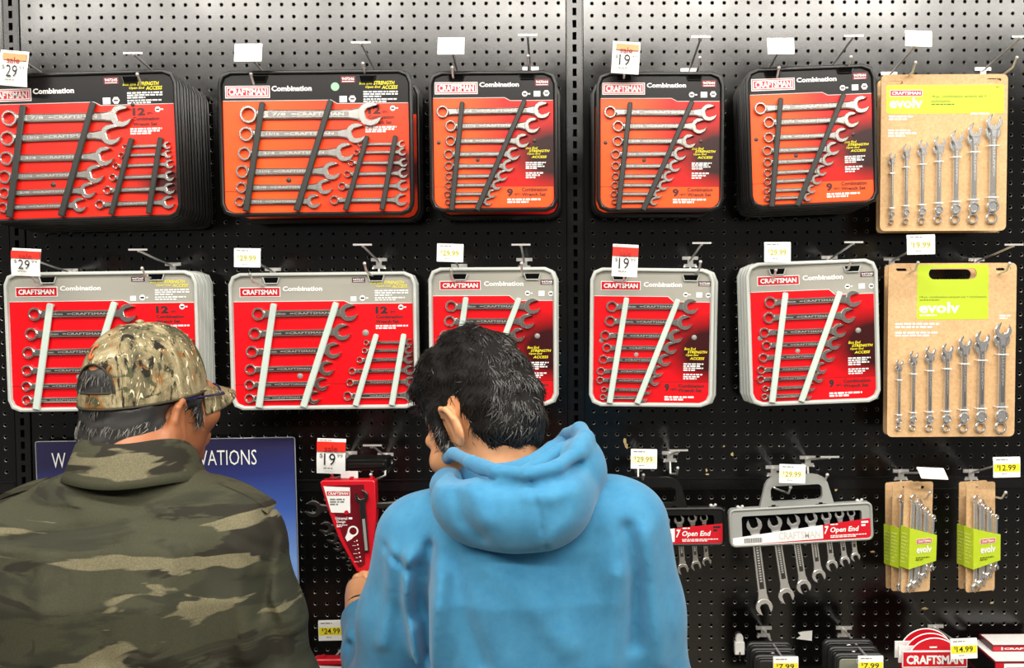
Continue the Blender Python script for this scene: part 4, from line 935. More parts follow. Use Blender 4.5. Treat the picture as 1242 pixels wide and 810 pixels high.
# ---------------------------------------------------------------- blue poster behind the older shopper
d = .03; a, e = P(46, 537, d), P(358, 531, d); w = e.x - a.x; h = .46
o = thing('poster', 'dark blue printed poster in a clear sleeve behind the shopper in camouflage', 'poster', ((a.x + e.x) / 2, -d, (a.z + e.z) / 2 - h / 2), (0, -R(.7), 0))
mp = mat('blue_poster_print', rgb(40, 50, 110), .25, 0, .5, .3); t = NT(mp); v = t.coord('Generated'); sp = t.n('ShaderNodeSeparateXYZ'); t.l(v, sp.inputs[0])
t.base(t.ramp(t.math('ADD', sp.outputs[2], t.math('MULTIPLY', t.math('SUBTRACT', sp.outputs[0], .5), -.1)), [(.38, rgb(120, 160, 225)), (.62, rgb(66, 96, 176)), (.80, rgb(46, 54, 112)), (.93, rgb(42, 40, 74))]))
b = MB(); b.prism(rrect(-w / 2, w / 2, -h / 2, h / 2, .002, 2), -.001, .001); sh = b.obj('printed_sheet', mp, o)
b = MB(); k = 1 / SC(d); X = lambda px: (px - 202) * k
zt = h / 2 - 13 * k; zb = h / 2 - 31.5 * k
b.text('W', X(63), X(80), zb, zt, -.0016, 0, -.005); b.text('INNOVATIONS', X(200), X(313), zb, zt, -.0016, 0, -.005); b.obj('lettering', M_CARDW, sh, smooth=0)
b = MB(); rr_ = rrect(-w / 2 - .002, w / 2 + .002, -h / 2 - .002, h / 2 + .002, .004, 2); b.tube([(x, -.001, z) for x, z in rr_] + [(rr_[0][0], -.001, rr_[0][1])], .0012, 0, 6); b.obj('sleeve_edge', mat('clear_sleeve_edge', (.25, .26, .3), .2), o)
# ---------------------------------------------------------------- smooth bodies: distance fields turned into meshes
def Q(px, py, d): return np.array(P(px, py, d))
def axis(lo, hi, fine, coarse, spans):
    out = [lo]
    while out[-1] < hi:
        p = out[-1]; out.append(p + (fine if any(a - .01 <= p <= b for a, b in spans) else coarse))
    return np.array(out)
FOLD = 1.5
class Field:
    def __init__(s, xs, ys, zs): s.a = (xs, ys, zs); s.F = np.full((len(xs), len(ys), len(zs)), .5, np.float32)
    def block(s, lo, hi, pad):
        sl = tuple(slice(max(0, int(np.searchsorted(a, l - pad)) - 1), int(np.searchsorted(a, h + pad)) + 1) for a, l, h in zip(s.a, lo, hi))
        X, Y, Z = (a[q].astype(np.float32) for a, q in zip(s.a, sl))
        return sl, X[:, None, None], Y[None, :, None], Z[None, None, :]
    def put(s, fn, lo, hi, k=.02, op='+', pad=None):
        sl, X, Y, Z = s.block(lo, hi, pad if pad is not None else k + .03); d = fn(X, Y, Z); A = s.F[sl]
        if d.size == 0: return
        if op == '-': A, d = -A, d
        h = np.clip(.5 + .5 * (A - d) / k, 0, 1); q = A + (d - A) * h - k * h * (1 - h)
        s.F[sl] = -q if op == '-' else q
    def cone(s, a, b, r1, r2, k=.02, op='+', sq=(1, 1, 1)):
        a, b = np.array(a, float), np.array(b, float); r = max(r1, r2)
        def fn(X, Y, Z):
            ab = b - a; L = float(ab @ ab) + 1e-9
            t = np.clip(((X - a[0]) * ab[0] + (Y - a[1]) * ab[1] + (Z - a[2]) * ab[2]) / L, 0, 1)
            return np.sqrt(((X - a[0] - t * ab[0]) / sq[0]) ** 2 + ((Y - a[1] - t * ab[1]) / sq[1]) ** 2 + ((Z - a[2] - t * ab[2]) / sq[2]) ** 2) - (r1 + (r2 - r1) * t)
        m = max(sq) * r
        s.put(fn, np.minimum(a, b) - m, np.maximum(a, b) + m, k, op)
    def chain(s, pts, rs, k=.02, op='+'):
        for i in range(len(pts) - 1): s.cone(pts[i], pts[i + 1], rs[i], rs[i + 1], k, op)
    def ell(s, c, r, Rm=None, k=.02, op='+'):
        c = np.array(c, float); M = np.eye(3) if Rm is None else np.array(Rm); m = max(r)
        def fn(X, Y, Z):
            x, y, z = X - c[0], Y - c[1], Z - c[2]
            l = [M[0, i] * x + M[1, i] * y + M[2, i] * z for i in range(3)]
            k0 = np.sqrt(sum((q / e) ** 2 for q, e in zip(l, r))); k1 = np.sqrt(sum((q / e ** 2) ** 2 for q, e in zip(l, r)))
            return k0 * (k0 - 1) / np.maximum(k1, 1e-6)
        s.put(fn, c - m, c + m, k, op)
    def stack(s, secs, k=.03):
        """torso: elliptical sections (x, y, z, half width, half depth, yaw), interpolated in z"""
        secs = sorted(secs, key=lambda q: q[2]); A = np.array(secs, float); zz = A[:, 2]
        lo = np.array([A[:, 0].min() - A[:, 3].max(), A[:, 1].min() - A[:, 4].max(), zz[0]]); hi = np.array([A[:, 0].max() + A[:, 3].max(), A[:, 1].max() + A[:, 4].max(), zz[-1]])
        def fn(X, Y, Z):
            z = Z.ravel(); g = [np.interp(z, zz, A[:, i])[None, None, :].astype(np.float32) for i in (0, 1, 3, 4, 5)]
            x, y = X - g[0], Y - g[1]; c, n = np.cos(g[4]), np.sin(g[4]); u, v = x * c + y * n, -x * n + y * c
            q = (np.abs(u / g[2]) ** 2.5 + np.abs(v / g[3]) ** 2.5) ** .4
            d = (q - 1) * np.minimum(g[2], g[3])
            return np.maximum(d, np.maximum(zz[0] - Z, Z - zz[-1]))
        s.put(fn, lo, hi, k)
    def fold(s, pts, amp, w):
        """a cloth fold: raise (amp>0) or sink the surface along a polyline"""
        pts = [np.array(p, float) for p in pts]; buf = {}
        for a, b in zip(pts[:-1], pts[1:]):
            def shape(X, Y, Z):
                ux, uz = b[0] - a[0], b[2] - a[2]; L = ux * ux + uz * uz + 1e-9; t = np.clip(((X - a[0]) * ux + (Z - a[2]) * uz) / L, 0, 1)
                g = np.exp(-((X - a[0] - t * ux) ** 2 + (Z - a[2] - t * uz) ** 2) / (w * w)); ym = a[1] + t * (b[1] - a[1])
                return g * np.exp(-((Y - ym) / .09) ** 4)
            pd = np.array([w * 2.2, .13, w * 2.2]); sl, X, Y, Z = s.block(np.minimum(a, b) - pd, np.maximum(a, b) + pd, 0)
            if X.size and Y.size and Z.size:
                W = shape(X, Y, Z) * (amp * FOLD); m = buf.setdefault('m', np.zeros(s.F.shape, np.float32)); m[sl] = np.where(np.abs(W) > np.abs(m[sl]), W, m[sl])
        if 'm' in buf: s.F -= buf['m']
    def cut(s, fn, op='max'):
        X, Y, Z = (s.a[0][:, None, None], s.a[1][None, :, None], s.a[2][None, None, :]); s.F = np.maximum(s.F, fn(X, Y, Z).astype(np.float32))
    def ripple(s, amp, fx, seed=0):
        r = np.random.RandomState(seed); X, Y, Z = (s.a[0][:, None, None], s.a[1][None, :, None], s.a[2][None, None, :]); q = 0
        for _ in range(5):
            v = r.normal(size=3); v /= np.linalg.norm(v); q = q + np.sin((X * v[0] + Y * v[1] + Z * v[2]) * fx * r.uniform(.6, 1.5) + r.uniform(0, 6))
        s.F = (s.F + amp * q / 2.5).astype(np.float32)
    def mesh(s):
        F = s.F; xs, ys, zs = s.a; I = F < 0; nx, ny, nz = F.shape
        c = np.zeros((nx - 1, ny - 1, nz - 1), np.int8)
        for i in (0, 1):
            for j in (0, 1):
                for k in (0, 1): c += I[i:nx - 1 + i, j:ny - 1 + j, k:nz - 1 + k]
        act = (c > 0) & (c < 8); ii, jj, kk = np.nonzero(act); idx = np.full(act.shape, -1, np.int64); idx[ii, jj, kk] = np.arange(len(ii))
        cs = [(i, j, k) for i in (0, 1) for j in (0, 1) for k in (0, 1)]; V = {q: F[ii + q[0], jj + q[1], kk + q[2]] for q in cs}
        acc = np.zeros((len(ii), 3)); n = np.zeros(len(ii))
        for a in cs:
            for ax in range(3):
                if a[ax]: continue
                b = list(a); b[ax] = 1; b = tuple(b); va, vb = V[a], V[b]; m = (va < 0) != (vb < 0)
                t = np.where(m, va / np.where(m, va - vb, 1), 0); p = np.tile(np.array(a, float), (len(ii), 1)); p[:, ax] = t
                acc[m] += p[m]; n[m] += 1
        acc /= n[:, None]
        pos = np.stack([a[q] + f * (a[q + 1] - a[q]) for a, q, f in zip((xs, ys, zs), (ii, jj, kk), acc.T)], 1)
        quads = []
        for ax in range(3):
            o = [1, 1, 1]; o[ax] = 0; sl0 = tuple(slice(o_, n_ - 1) for o_, n_ in zip(o, F.shape)); sl1 = tuple(slice(o_ + (q == ax), n_ - 1 + (q == ax)) for q, (o_, n_) in enumerate(zip(o, F.shape)))
            A, B = I[sl0], I[sl1]; e = np.argwhere(A != B)
            if not len(e): continue
            f = A[tuple(e.T)]; g = e + np.array(o); u, w = (ax + 1) % 3, (ax + 2) % 3
            def at(du, dw):
                h = g.copy(); h[:, u] -= du; h[:, w] -= dw; return idx[h[:, 0], h[:, 1], h[:, 2]]
            q4 = np.stack([at(1, 1), at(0, 1), at(0, 0), at(1, 0)], 1); q4[~f] = q4[~f][:, ::-1]; quads.append(q4)
        return pos, np.concatenate(quads)
    def obj(s, name, m, parent, smooth_steps=1):
        pos, q = s.mesh()
        for _ in range(smooth_steps):
            e = np.concatenate([q[:, [0, 1]], q[:, [1, 2]], q[:, [2, 3]], q[:, [3, 0]]]); sm = np.zeros_like(pos); n = np.zeros(len(pos))
            np.add.at(sm, e[:, 0], pos[e[:, 1]]); np.add.at(n, e[:, 0], 1); np.add.at(sm, e[:, 1], pos[e[:, 0]]); np.add.at(n, e[:, 1], 1)
            pos = pos * .5 + .5 * sm / np.maximum(n, 1)[:, None]
        me = bpy.data.meshes.new(name); me.vertices.add(len(pos)); me.vertices.foreach_set('co', pos.ravel()); me.loops.add(q.size); me.loops.foreach_set('vertex_index', q.ravel().astype(np.int32))
        me.polygons.add(len(q)); me.polygons.foreach_set('loop_start', np.arange(0, q.size, 4, dtype=np.int32)); me.polygons.foreach_set('loop_total', np.full(len(q), 4, np.int32))
        me.polygons.foreach_set('use_smooth', [True] * len(q)); me.update(calc_edges=True); me.validate()
        for mm in (m if isinstance(m, list) else [m]): me.materials.append(mm)
        o = bpy.data.objects.new(name, me); COL.objects.link(o); o.parent = parent
        if parent is not None: o.matrix_parent_inverse = parent.matrix_basis.inverted() if False else Matrix.Translation(-parent.location)
        return o
def child(b, name, m, parent, smooth=40):
    o = b.obj(name, m, parent, smooth=smooth); o.matrix_parent_inverse = Matrix.Translation(-parent.location); return o
def rot(yaw, pitch, roll=0): return np.array(Matrix.Rotation(R(yaw), 3, 'Z') @ Matrix.Rotation(R(pitch), 3, 'X') @ Matrix.Rotation(R(roll), 3, 'Y'))

class Head:
    """origin at ear level; local axes x = the person's right, y = forward, z = up"""
    def __init__(s, crown, yaw, pitch, roll=0): s.M = rot(yaw, pitch, roll); s.o = np.array(crown) - s.M @ np.array([0, -.012, .035])
    def __call__(s, x, y, z): return s.o + s.M @ np.array([x, y, z])
    def build(s, f, neck, nr=.056, ez=0.0):
        f.ell(s(0, -.012, .035), (.077, .096, .084), s.M, .02); f.ell(s(0, .042, -.012), (.061, .055, .076), s.M, .03); f.ell(s(0, .034, -.058), (.056, .058, .056), s.M, .03)
        f.cone(s(0, .078, -.098), s(0, .068, -.09), .022, .026, .025)
        f.cone(s(0, .098, .002), s(0, .118, -.034), .009, .013, .014)
        for q in (-1, 1):
            f.cone(s(q * .008, .108, -.037), s(q * .015, .104, -.038), .009, .008, .008)
            f.ell(s(q * .031, .094, .003), (.017, .012, .012), s.M, .012, '-'); f.ell(s(q * .031, .083, .002), (.0125, .0125, .0125), s.M, .004)
            f.cone(s(q * .012, .096, .016), s(q * .048, .082, .016), .008, .008, .016)
            f.ell(s(q * .050, .068, -.026), (.022, .025, .02), s.M, .025)
            M2 = s.M @ rot(q * 22, 0) @ rot(0, -14)
            f.ell(s(q * .082, -.020, -.008 + ez), (.0075, .020, .033), M2, .006); f.ell(s(q * .081, -.014, -.032 + ez), (.006, .009, .012), M2, .006)
            f.ell(s(q * .091, -.014, -.004 + ez), (.0065, .010, .019), M2, .005, '-')
            f.chain([s(q * .083, -.004, .014 + ez), s(q * .089, -.014, .024 + ez), s(q * .093, -.028, .016 + ez), s(q * .092, -.034, -.004 + ez), s(q * .087, -.026, -.026 + ez)], [.0035, .0042, .0045, .004, .0035], .004)
        f.cone(s(-.020, .100, -.068), s(.020, .100, -.068), .0065, .0065, .008); f.cone(s(-.016, .098, -.078), s(.016, .098, -.078), .007, .007, .008); f.cone(s(-.024, .108, -.0725), s(.024, .108, -.0725), .0025, .0025, .003, '-')
        f.cone(s(0, -.028, -.03), neck, nr * .97, nr * 1.08, .03)
def hand(f, wrist, fwd, palm, side, curl=.6):
    """relaxed hand: fwd = towards the fingers, palm = the way the palm faces, side = towards the thumb"""
    w, F_, Pn, Sd = (np.array(q, float) for q in (wrist, fwd, palm, side))
    F_ /= np.linalg.norm(F_); Pn -= F_ * (Pn @ F_); Pn /= np.linalg.norm(Pn); Sd = np.cross(F_, Pn) * (1 if np.cross(F_, Pn) @ Sd > 0 else -1)
    g = lambda a, b, c: w + F_ * a + Pn * b + Sd * c
    for c in (-.027, -.009, .009, .026): f.cone(g(.008, 0, c * .6), g(.085, -.002, c), .016, .0125, .012)
    for c, L in ((.028, .072), (.0095, .080), (-.0095, .074), (-.028, .058)):
        p = [g(.086, -.001, c)]; a = 0
        for sgm, t in ((.45, .35), (.32, .8), (.23, .7)):
            a += curl * t * 1.4; p.append(p[-1] + (F_ * math.cos(a) + Pn * math.sin(a)) * L * sgm)
        f.chain(p, [.0098, .009, .0084, .0074], .003)
    f.chain([g(.022, .006, .024), g(.052, .016, .046), g(.078, .024, .050), g(.100, .030, .044)], [.015, .0115, .0098, .0085], .006)
def strands(pos_nrm, n, flow, L, r, seed, jit=.25, lift=.25, keep=None):
    pos, nrm = pos_nrm; rg = np.random.RandomState(seed); sel = rg.randint(0, len(pos), n); b = MB(); V = []; Fc = []
    for k in sel:
        p, m = pos[k], nrm[k]
        if keep is not None and not keep(p): continue
        d = np.array(flow(p), float); d -= m * (d @ m); d += rg.normal(size=3) * jit * np.linalg.norm(d); d -= m * (d @ m); l = np.linalg.norm(d)
        if l < 1e-6: continue
        d /= l; sd = np.cross(d, m); ll = L * rg.uniform(.6, 1.25); bend = rg.uniform(-.35, .35); o = len(V)
        for t, w in ((0, 1), (.35, 1), (.7, .75), (1, .12)):
            c = p - m * .002 + d * ll * t + sd * bend * ll * t * t + m * (math.sin(t * 2.4) * lift * ll * .45 + .0005)
            for a in (0, 2.094, 4.189): V.append(c + (sd * math.cos(a) + m * math.sin(a)) * r * w)
        for i in range(3):
            for j in range(3): q = (j + 1) % 3; Fc.append((o + i * 3 + j, o + i * 3 + q, o + i * 3 + 3 + q, o + i * 3 + 3 + j))
    b.add(V, Fc); return b
def surf(o, inv=True):
    me = o.data; pos = np.empty(len(me.vertices) * 3); me.vertices.foreach_get('co', pos); n = np.empty(len(me.vertices) * 3); me.vertices.foreach_get('normal', n)
    return pos.reshape(-1, 3), n.reshape(-1, 3)

# ---- materials of the two shoppers
def skin(name, a, b_):
    m = mat(name, a, .45, 0, .4); t = NT(m); v = t.coord('Object'); t.base(t.ramp(t.noise(v, 22, 4), [(.35, a), (.7, b_)])); m.node_tree.nodes['Principled BSDF'].inputs['Subsurface Weight'].default_value = .12
    m.node_tree.nodes['Principled BSDF'].inputs['Subsurface Radius'].default_value = (.012, .005, .003); t.bump(t.noise(v, 300, 3), .12, .001); return m
M_SKIN1 = skin('tan_skin', rgb(196, 138, 96), rgb(208, 152, 110)); M_SKIN2 = skin('weathered_tan_skin', rgb(150, 92, 58), rgb(168, 108, 72))
M_HAIR1 = mat('black_hair', (.016, .0145, .013), .34, 0, .55); M_HAIR0 = mat('black_hair_undercoat', (.006, .0055, .005), .75, 0, .2); M_HAIR2 = mat('dark_grey_hair', (.026, .025, .023), .42, 0, .5); M_HAIR3 = mat('silver_grey_hair', rgb(150, 148, 142), .42, 0, .5)
M_HOOD = mat('sky_blue_fleece', rgb(62, 140, 184), .9, 0, .2, 0, .2); t = NT(M_HOOD); v = t.coord('Object'); t.base(t.ramp(t.noise(v, 34, 5, .65), [(.3, rgb(55, 121, 160)), (.75, rgb(69, 137, 174))])); t.bump(t.noise(v, 900, 2), .25, .0008)
M_JACK = mat('faded_camouflage_cotton', rgb(62, 60, 42), .85, 0, .25); t = NT(M_JACK)
v = t.coord('Object', (4.0, 4.0, 17.0)); n1 = t.noise(v, 1.0, 4.5, .6, .8); v2 = t.coord('Object', (3.6, 3.6, 15.0), loc=(3.1, 1.7, 5.2)); n2 = t.noise(v2, 1.0, 4.5, .6, .8); v3 = t.coord('Object', (4.2, 4.2, 24.0), loc=(7.3, 2.2, 1.4)); n3 = t.noise(v3, 1.0, 3.5, .55, .7)
c = t.ramp(n1, [(.46, rgb(48, 49, 37)), (.52, rgb(62, 62, 46))]); c = t.mix(t.ramp(n2, [(.56, (0, 0, 0)), (.585, (1, 1, 1))]), c, rgb(37, 34, 26)); c = t.mix(t.ramp(n3, [(.575, (0, 0, 0)), (.60, (1, 1, 1))]), c, rgb(112, 106, 82))
fine = t.noise(t.coord('Object'), 420, 3, .7); c = t.mix(t.ramp(fine, [(.42, (.30,) * 3), (.62, (0, 0, 0))]), c, rgb(40, 40, 30)); t.base(c); t.bump(fine, .2, .0008)
M_CAP = mat('woodland_leaf_print_cotton', rgb(140, 126, 90), .8, 0, .25); t = NT(M_CAP); v = t.coord('Object', (1, 1, .55)); v1 = t.coord('Object', (1, 1, .35), (0, .5, .4), (.3, .2, 0)); v2 = t.coord('Object', (.5, 1, 1), (.3, .6, 0), (2, 1, 0))
c = t.ramp(t.noise(v, 19, 6, .7, 1.4), [(.32, rgb(44, 41, 33)), (.44, rgb(92, 86, 64)), (.55, rgb(136, 124, 92)), (.70, rgb(178, 166, 132))])
c = t.mix(t.ramp(t.noise(v1, 17, 5, .65, 1.6), [(.56, (0, 0, 0)), (.62, (1, 1, 1))]), c, rgb(132, 88, 40)); c = t.mix(t.ramp(t.noise(v2, 30, 3, .6, 1.5), [(.60, (0, 0, 0)), (.64, (1, 1, 1))]), c, rgb(72, 74, 50))
c = t.mix(t.ramp(t.noise(v1, 60, 2, .5, 3.0), [(.655, (0, 0, 0)), (.67, (1, 1, 1))]), c, rgb(222, 212, 176)); c = t.mix(t.ramp(t.noise(v1, 30, 4, .65, 2.0), [(.57, (0, 0, 0)), (.63, (1, 1, 1))]), c, rgb(30, 28, 22)); t.base(c); t.bump(t.noise(t.coord('Object'), 700, 2), .2, .0006)
M_DENIM = mat('dark_denim', rgb(38, 44, 62), .85); M_KHAKI = mat('khaki_trousers', rgb(110, 98, 74), .85); M_SHOE = mat('dark_shoe_leather', (.02, .018, .016), .45); M_SOLE = mat('shoe_sole', (.1, .1, .095), .7)
M_FRAME = mat('dark_blue_spectacle_frame', rgb(26, 30, 70), .25); M_LENS = mat('tinted_lens', rgb(60, 70, 110), .05); M_LENS.node_tree.nodes['Principled BSDF'].inputs['Transmission Weight'].default_value = .85

def lower_body(f, hip, feet, r=.085):
    for (fx, fy), sx in zip(feet, (-1, 1)):
        h = (hip[0] + sx * .09, hip[1], hip[2]); kn = ((h[0] + fx) / 2, (h[1] + fy) / 2 + .03, .47)
        f.chain([h, kn, (fx, fy, .09)], [r, .058, .042], .04)
def legs(root, hip, feet, m):
    f = Field(np.arange(hip[0] - .32, hip[0] + .32, .011), np.arange(hip[1] - .24, hip[1] + .30, .011), np.arange(.02, hip[2] + .12, .011))
    f.cone((hip[0] - .07, hip[1], hip[2]), (hip[0] + .07, hip[1], hip[2]), .115, .115, .04)
    for (fx, fy), sx in zip(feet, (-1, 1)):
        h = (hip[0] + sx * .085, hip[1], hip[2] - .06); kn = ((h[0] + fx) / 2, (h[1] + fy) / 2 + .03, .47)
        f.chain([h, kn, (fx, fy, .085)], [.1, .075, .062], .04)
    f.obj('trousers', m, root)
    for (fx, fy) in feet:
        g = Field(np.arange(fx - .07, fx + .07, .006), np.arange(fy - .12, fy + .23, .006), np.arange(-.002, .15, .006))
        g.cone((fx, fy - .03, .045), (fx, fy + .14, .036), .042, .042, .02, '+'); g.cone((fx, fy - .02, .045), (fx, fy - .01, .1), .042, .045, .02); g.cut(lambda X, Y, Z: .0015 - Z)
        g.obj('shoe', M_SHOE, root)
# ================================================================ shopper in the blue hooded sweatshirt
hipB = (P(640, 900, .62).x, -.64, .86); feetB = [(hipB[0] - .11, -.66), (hipB[0] + .11, -.60)]
man = thing('person', 'person in a sky blue hooded sweatshirt, seen from behind, touching a red wrench holder', 'person', (hipB[0], -.63, 0))
hd = Head(Q(580, 454, .60), 47, -35, 0)
hd.o = Q(552, 515, .66) - hd.M @ np.array([-.080, -.02, -.008])
neck = Q(612, 592, .62)
sL, sR = Q(512, 655, .62), Q(752, 640, .70); eL, wL = Q(474, 842, .57), Q(438, 744, .345); eR, wR = Q(792, 850, .66), Q(740, 880, .38)
f = Field(axis(hipB[0] - .42, hipB[0] + .42, .003, .012, [(hd.o[0] - .13, hd.o[0] + .13), (wL[0] - .03, wL[0] + .045)]),
          axis(-.95, -.14, .003, .012, [(hd.o[1] - .13, hd.o[1] + .14), (wL[1] - .02, wL[1] + .16)]), axis(.0, 1.62, .003, .012, [(hd.o[2] - .13, hd.o[2] + .15), (wL[2] - .03, wL[2] + .09)]))
hd.build(f, neck)
f.stack([(hipB[0], hipB[1], .84, .13, .095, 0), (hipB[0], hipB[1], 1.0, .12, .09, 0), (neck[0] + .02, neck[1], 1.2, .14, .09, .15), (neck[0] + .01, neck[1], 1.27, .10, .07, .15)], .05)
f.cone(sL + np.array([.05, 0, -.01]), sR + np.array([-.05, 0, -.01]), .05, .05, .05); f.chain([sL + np.array([.03, 0, -.01]), eL, wL], [.042, .036, .025], .02); f.chain([sR + np.array([-.02, 0, -.01]), eR, wR], [.042, .036, .026], .02)
hand(f, wR, (-.6, .75, -.2), (-.5, -.3, -.8), (-.3, .2, 1), .8)
# the hand closed round the foot of the red holder
f.chain([wL, Q(437, 731, .325), Q(437, 716, .295)], [.025, .024, .025], .016); f.cone(Q(430, 722, .31), Q(431, 712, .288), .014, .013, .014); f.cone(Q(443, 722, .30), Q(444, 712, .28), .014, .012, .014)
for pts, rr_ in (([Q(431, 713, .287), Q(434, 702, .268), Q(441, 698, .252), Q(447, 703, .247)], [.0115, .010, .009, .0078]),
                 ([Q(434, 714, .275), Q(434, 704, .24), Q(439, 701, .20), Q(447, 703, .187)], [.0112, .0098, .009, .0078]),
                 ([Q(437, 720, .27), Q(437, 712, .235), Q(441, 709, .20), Q(449, 710, .187)], [.0108, .0095, .0088, .0076]),
                 ([Q(440, 727, .27), Q(440, 720, .24), Q(444, 717, .21), Q(450, 717, .197)], [.0098, .0085, .008, .007]),
                 ([Q(444, 728, .315), Q(450, 717, .288), Q(451.5, 706, .266), Q(449.5, 696, .254)], [.0145, .0115, .0098, .0082])):
    f.chain(pts, rr_, .005)
lower_body(f, hipB, feetB)
for (fx, fy) in feetB: f.cone((fx, fy - .02, .04), (fx, fy + .13, .03), .03, .026, .02)
f.obj('body', M_SKIN1, man)
# wristband just above the cuff
b = MB(); ax = (wL - Q(437, 720, .30)); ax /= np.linalg.norm(ax); c0 = Q(438, 735, .333); e1 = np.cross(ax, [1, 0, 0]); e1 /= np.linalg.norm(e1); e2 = np.cross(ax, e1)
b.tube([tuple(c0 + (e1 * math.cos(a) + e2 * math.sin(a)) * .0262) for a in [2 * math.pi * i / 24 for i in range(25)]], .003, 0, 6); child(b, 'wristband', mat('black_band', (.01, .01, .012), .4), man)
# hair
g = Field(np.arange(hd.o[0] - .16, hd.o[0] + .16, .004), np.arange(hd.o[1] - .17, hd.o[1] + .17, .004), np.arange(hd.o[2] - .13, hd.o[2] + .18, .004))
g.ell(hd(0, -.014, .054), (.079, .098, .103), hd.M, .01); g.ell(hd(0, .045, .085), (.062, .055, .054), hd.M, .03); g.ell(hd(0, -.060, .0), (.066, .050, .070), hd.M, .03); g.ell(hd(0, -.05, -.04), (.052, .036, .040), hd.M, .03)
for q in (-1, 1): g.cone(hd(q * .070, .022, .035), hd(q * .074, .020, -.022), .014, .008, .012)
g.ripple(.0030, 120, 3); g.ripple(.0010, 260, 5)
def hair_cut(X, Y, Z):
    x, y, z = X - hd.o[0], Y - hd.o[1], Z - hd.o[2]; M = hd.M; lx, ly, lz = (M[0, i] * x + M[1, i] * y + M[2, i] * z for i in range(3))
    face = np.minimum(np.minimum(ly - .058, .072 - lz), .2)                      # forehead and face stay free
    ear = .029 - np.sqrt(((np.abs(lx) - .088) * .8) ** 2 + (ly + .012) ** 2 + ((lz + .010) * .85) ** 2)
    return np.maximum(np.maximum(face, ear), -.105 - lz)
g.cut(hair_cut)
hair = g.obj('hair', M_HAIR0, man, 1)
whorl = hd(.01, -.055, .13); sp_ = surf(hair)
def flow(p):
    d = p - whorl; lz = (hd.M.T @ (p - hd.o))[2]; k = min(1.0, max(0.0, (.12 - lz) / .09))
    return d / np.linalg.norm(d) * (1.2 - .6 * k) + np.array([0, 0, -1.1]) * k + (hd.M @ np.array([.0, .5, .0])) * (1 - k)
inface = lambda p: not ((hd.M.T @ (p - hd.o))[1] > .05 and (hd.M.T @ (p - hd.o))[2] < .06)
st = child(strands(sp_, 9000, flow, .021, .00062, 1, .45, .20, inface), 'hair_strands', M_HAIR1, hair, 0); st.matrix_parent_inverse.identity(); st['kind'] = 'stuff'
# sweatshirt
bx = Q(640, 810, .66)
f = Field(np.arange(hipB[0] - .42, hipB[0] + .44, .0048), np.arange(-1.0, -.26, .0048), np.arange(.78, 1.46, .0048))
cx = Q(645, 700, .66)[0]
f.stack([(hipB[0], -.65, .80, .185, .135, .05), (hipB[0], -.65, .90, .18, .13, .05), (cx + .015, -.655, 1.05, .178, .13, .12), (cx + .01, -.665, 1.16, .185, .128, .16), (cx, -.665, 1.235, .165, .105, .16), (neck[0] + .02, -.655, 1.285, .10, .075, .16)], .05)
f.cone(sL + np.array([.035, .0, -.012]), sR + np.array([-.03, 0, -.014]), .066, .070, .06)
f.cone(neck + np.array([0, 0, -.01]), sL + np.array([.03, 0, .0]), .055, .058, .05); f.cone(neck + np.array([.02, 0, -.01]), sR + np.array([-.03, 0, .0]), .058, .060, .05)
f.chain([sL, (sL + eL) / 2 + np.array([-.004, 0, .0]), eL], [.074, .070, .066], .03); f.chain([eL, (eL + wL) / 2, wL + (eL - wL) * .10], [.066, .056, .043], .015)
f.chain([sR, (sR + eR) / 2, eR], [.074, .069, .063], .03); f.chain([eR, wR], [.060, .042], .03)
bk = lambda px, py, d=.80: Q(px, py, d)
for pts, a, w in (([bk(480, 665, .66), bk(478, 720, .64), bk(470, 770, .63)], .008, .012), ([bk(498, 672, .70), bk(494, 730, .70), bk(505, 800, .70)], .010, .013), ([bk(520, 668, .74), bk(513, 740, .75), bk(516, 810, .75)], -.009, .012), ([bk(505, 690, .72), bk(503, 750, .72)], -.008, .010),
                  ([bk(470, 660, .66), bk(497, 690, .70)], -.005, .006), ([bk(535, 700, .78), bk(528, 760, .78), bk(522, 810, .77)], .010, .015), ([bk(545, 680, .79), bk(565, 760, .80), bk(585, 810, .80)], -.006, .016), ([bk(590, 690, .81), bk(640, 730, .82), bk(690, 790, .80)], .005, .02),
                  ([bk(760, 640, .76), bk(772, 700, .76), bk(770, 780, .75)], -.010, .012), ([bk(783, 640, .74), bk(790, 720, .74), bk(800, 800, .73)], .006, .014), ([bk(750, 700, .79), bk(742, 760, .79), bk(740, 810, .78)], .007, .016), ([bk(730, 660, .80), bk(700, 720, .82), bk(680, 760, .82)], -.004, .018),
                  ([bk(448, 740, .42), bk(446, 760, .44), bk(430, 775, .46)], -.006, .008), ([bk(430, 752, .41), bk(448, 768, .44)], .006, .008), ([bk(440, 790, .50), bk(425, 800, .5)], .004, .010), ([bk(608, 690, .82), bk(610, 810, .81)], .003, .03)):
    f.fold(pts, a, w)
f.ripple(.0012, 42, 2)
def cuff(X, Y, Z):
    a = (wL - eL) / np.linalg.norm(wL - eL); q = wL + (eL - wL) * .035; return (X - q[0]) * a[0] + (Y - q[1]) * a[1] + (Z - q[2]) * a[2] - .0 + 0 * X if False else np.where((X < hipB[0] - .14), (X - q[0]) * a[0] + (Y - q[1]) * a[1] + (Z - q[2]) * a[2], -1.0)
f.cut(cuff)
nk = np.array(neck)
f.ell(nk + np.array([-.012, .02, .055]), (.066, .075, .06), None, .012, '-')
swt = f.obj('sweatshirt', M_HOOD, man, 1)
b = MB(); b.M = None
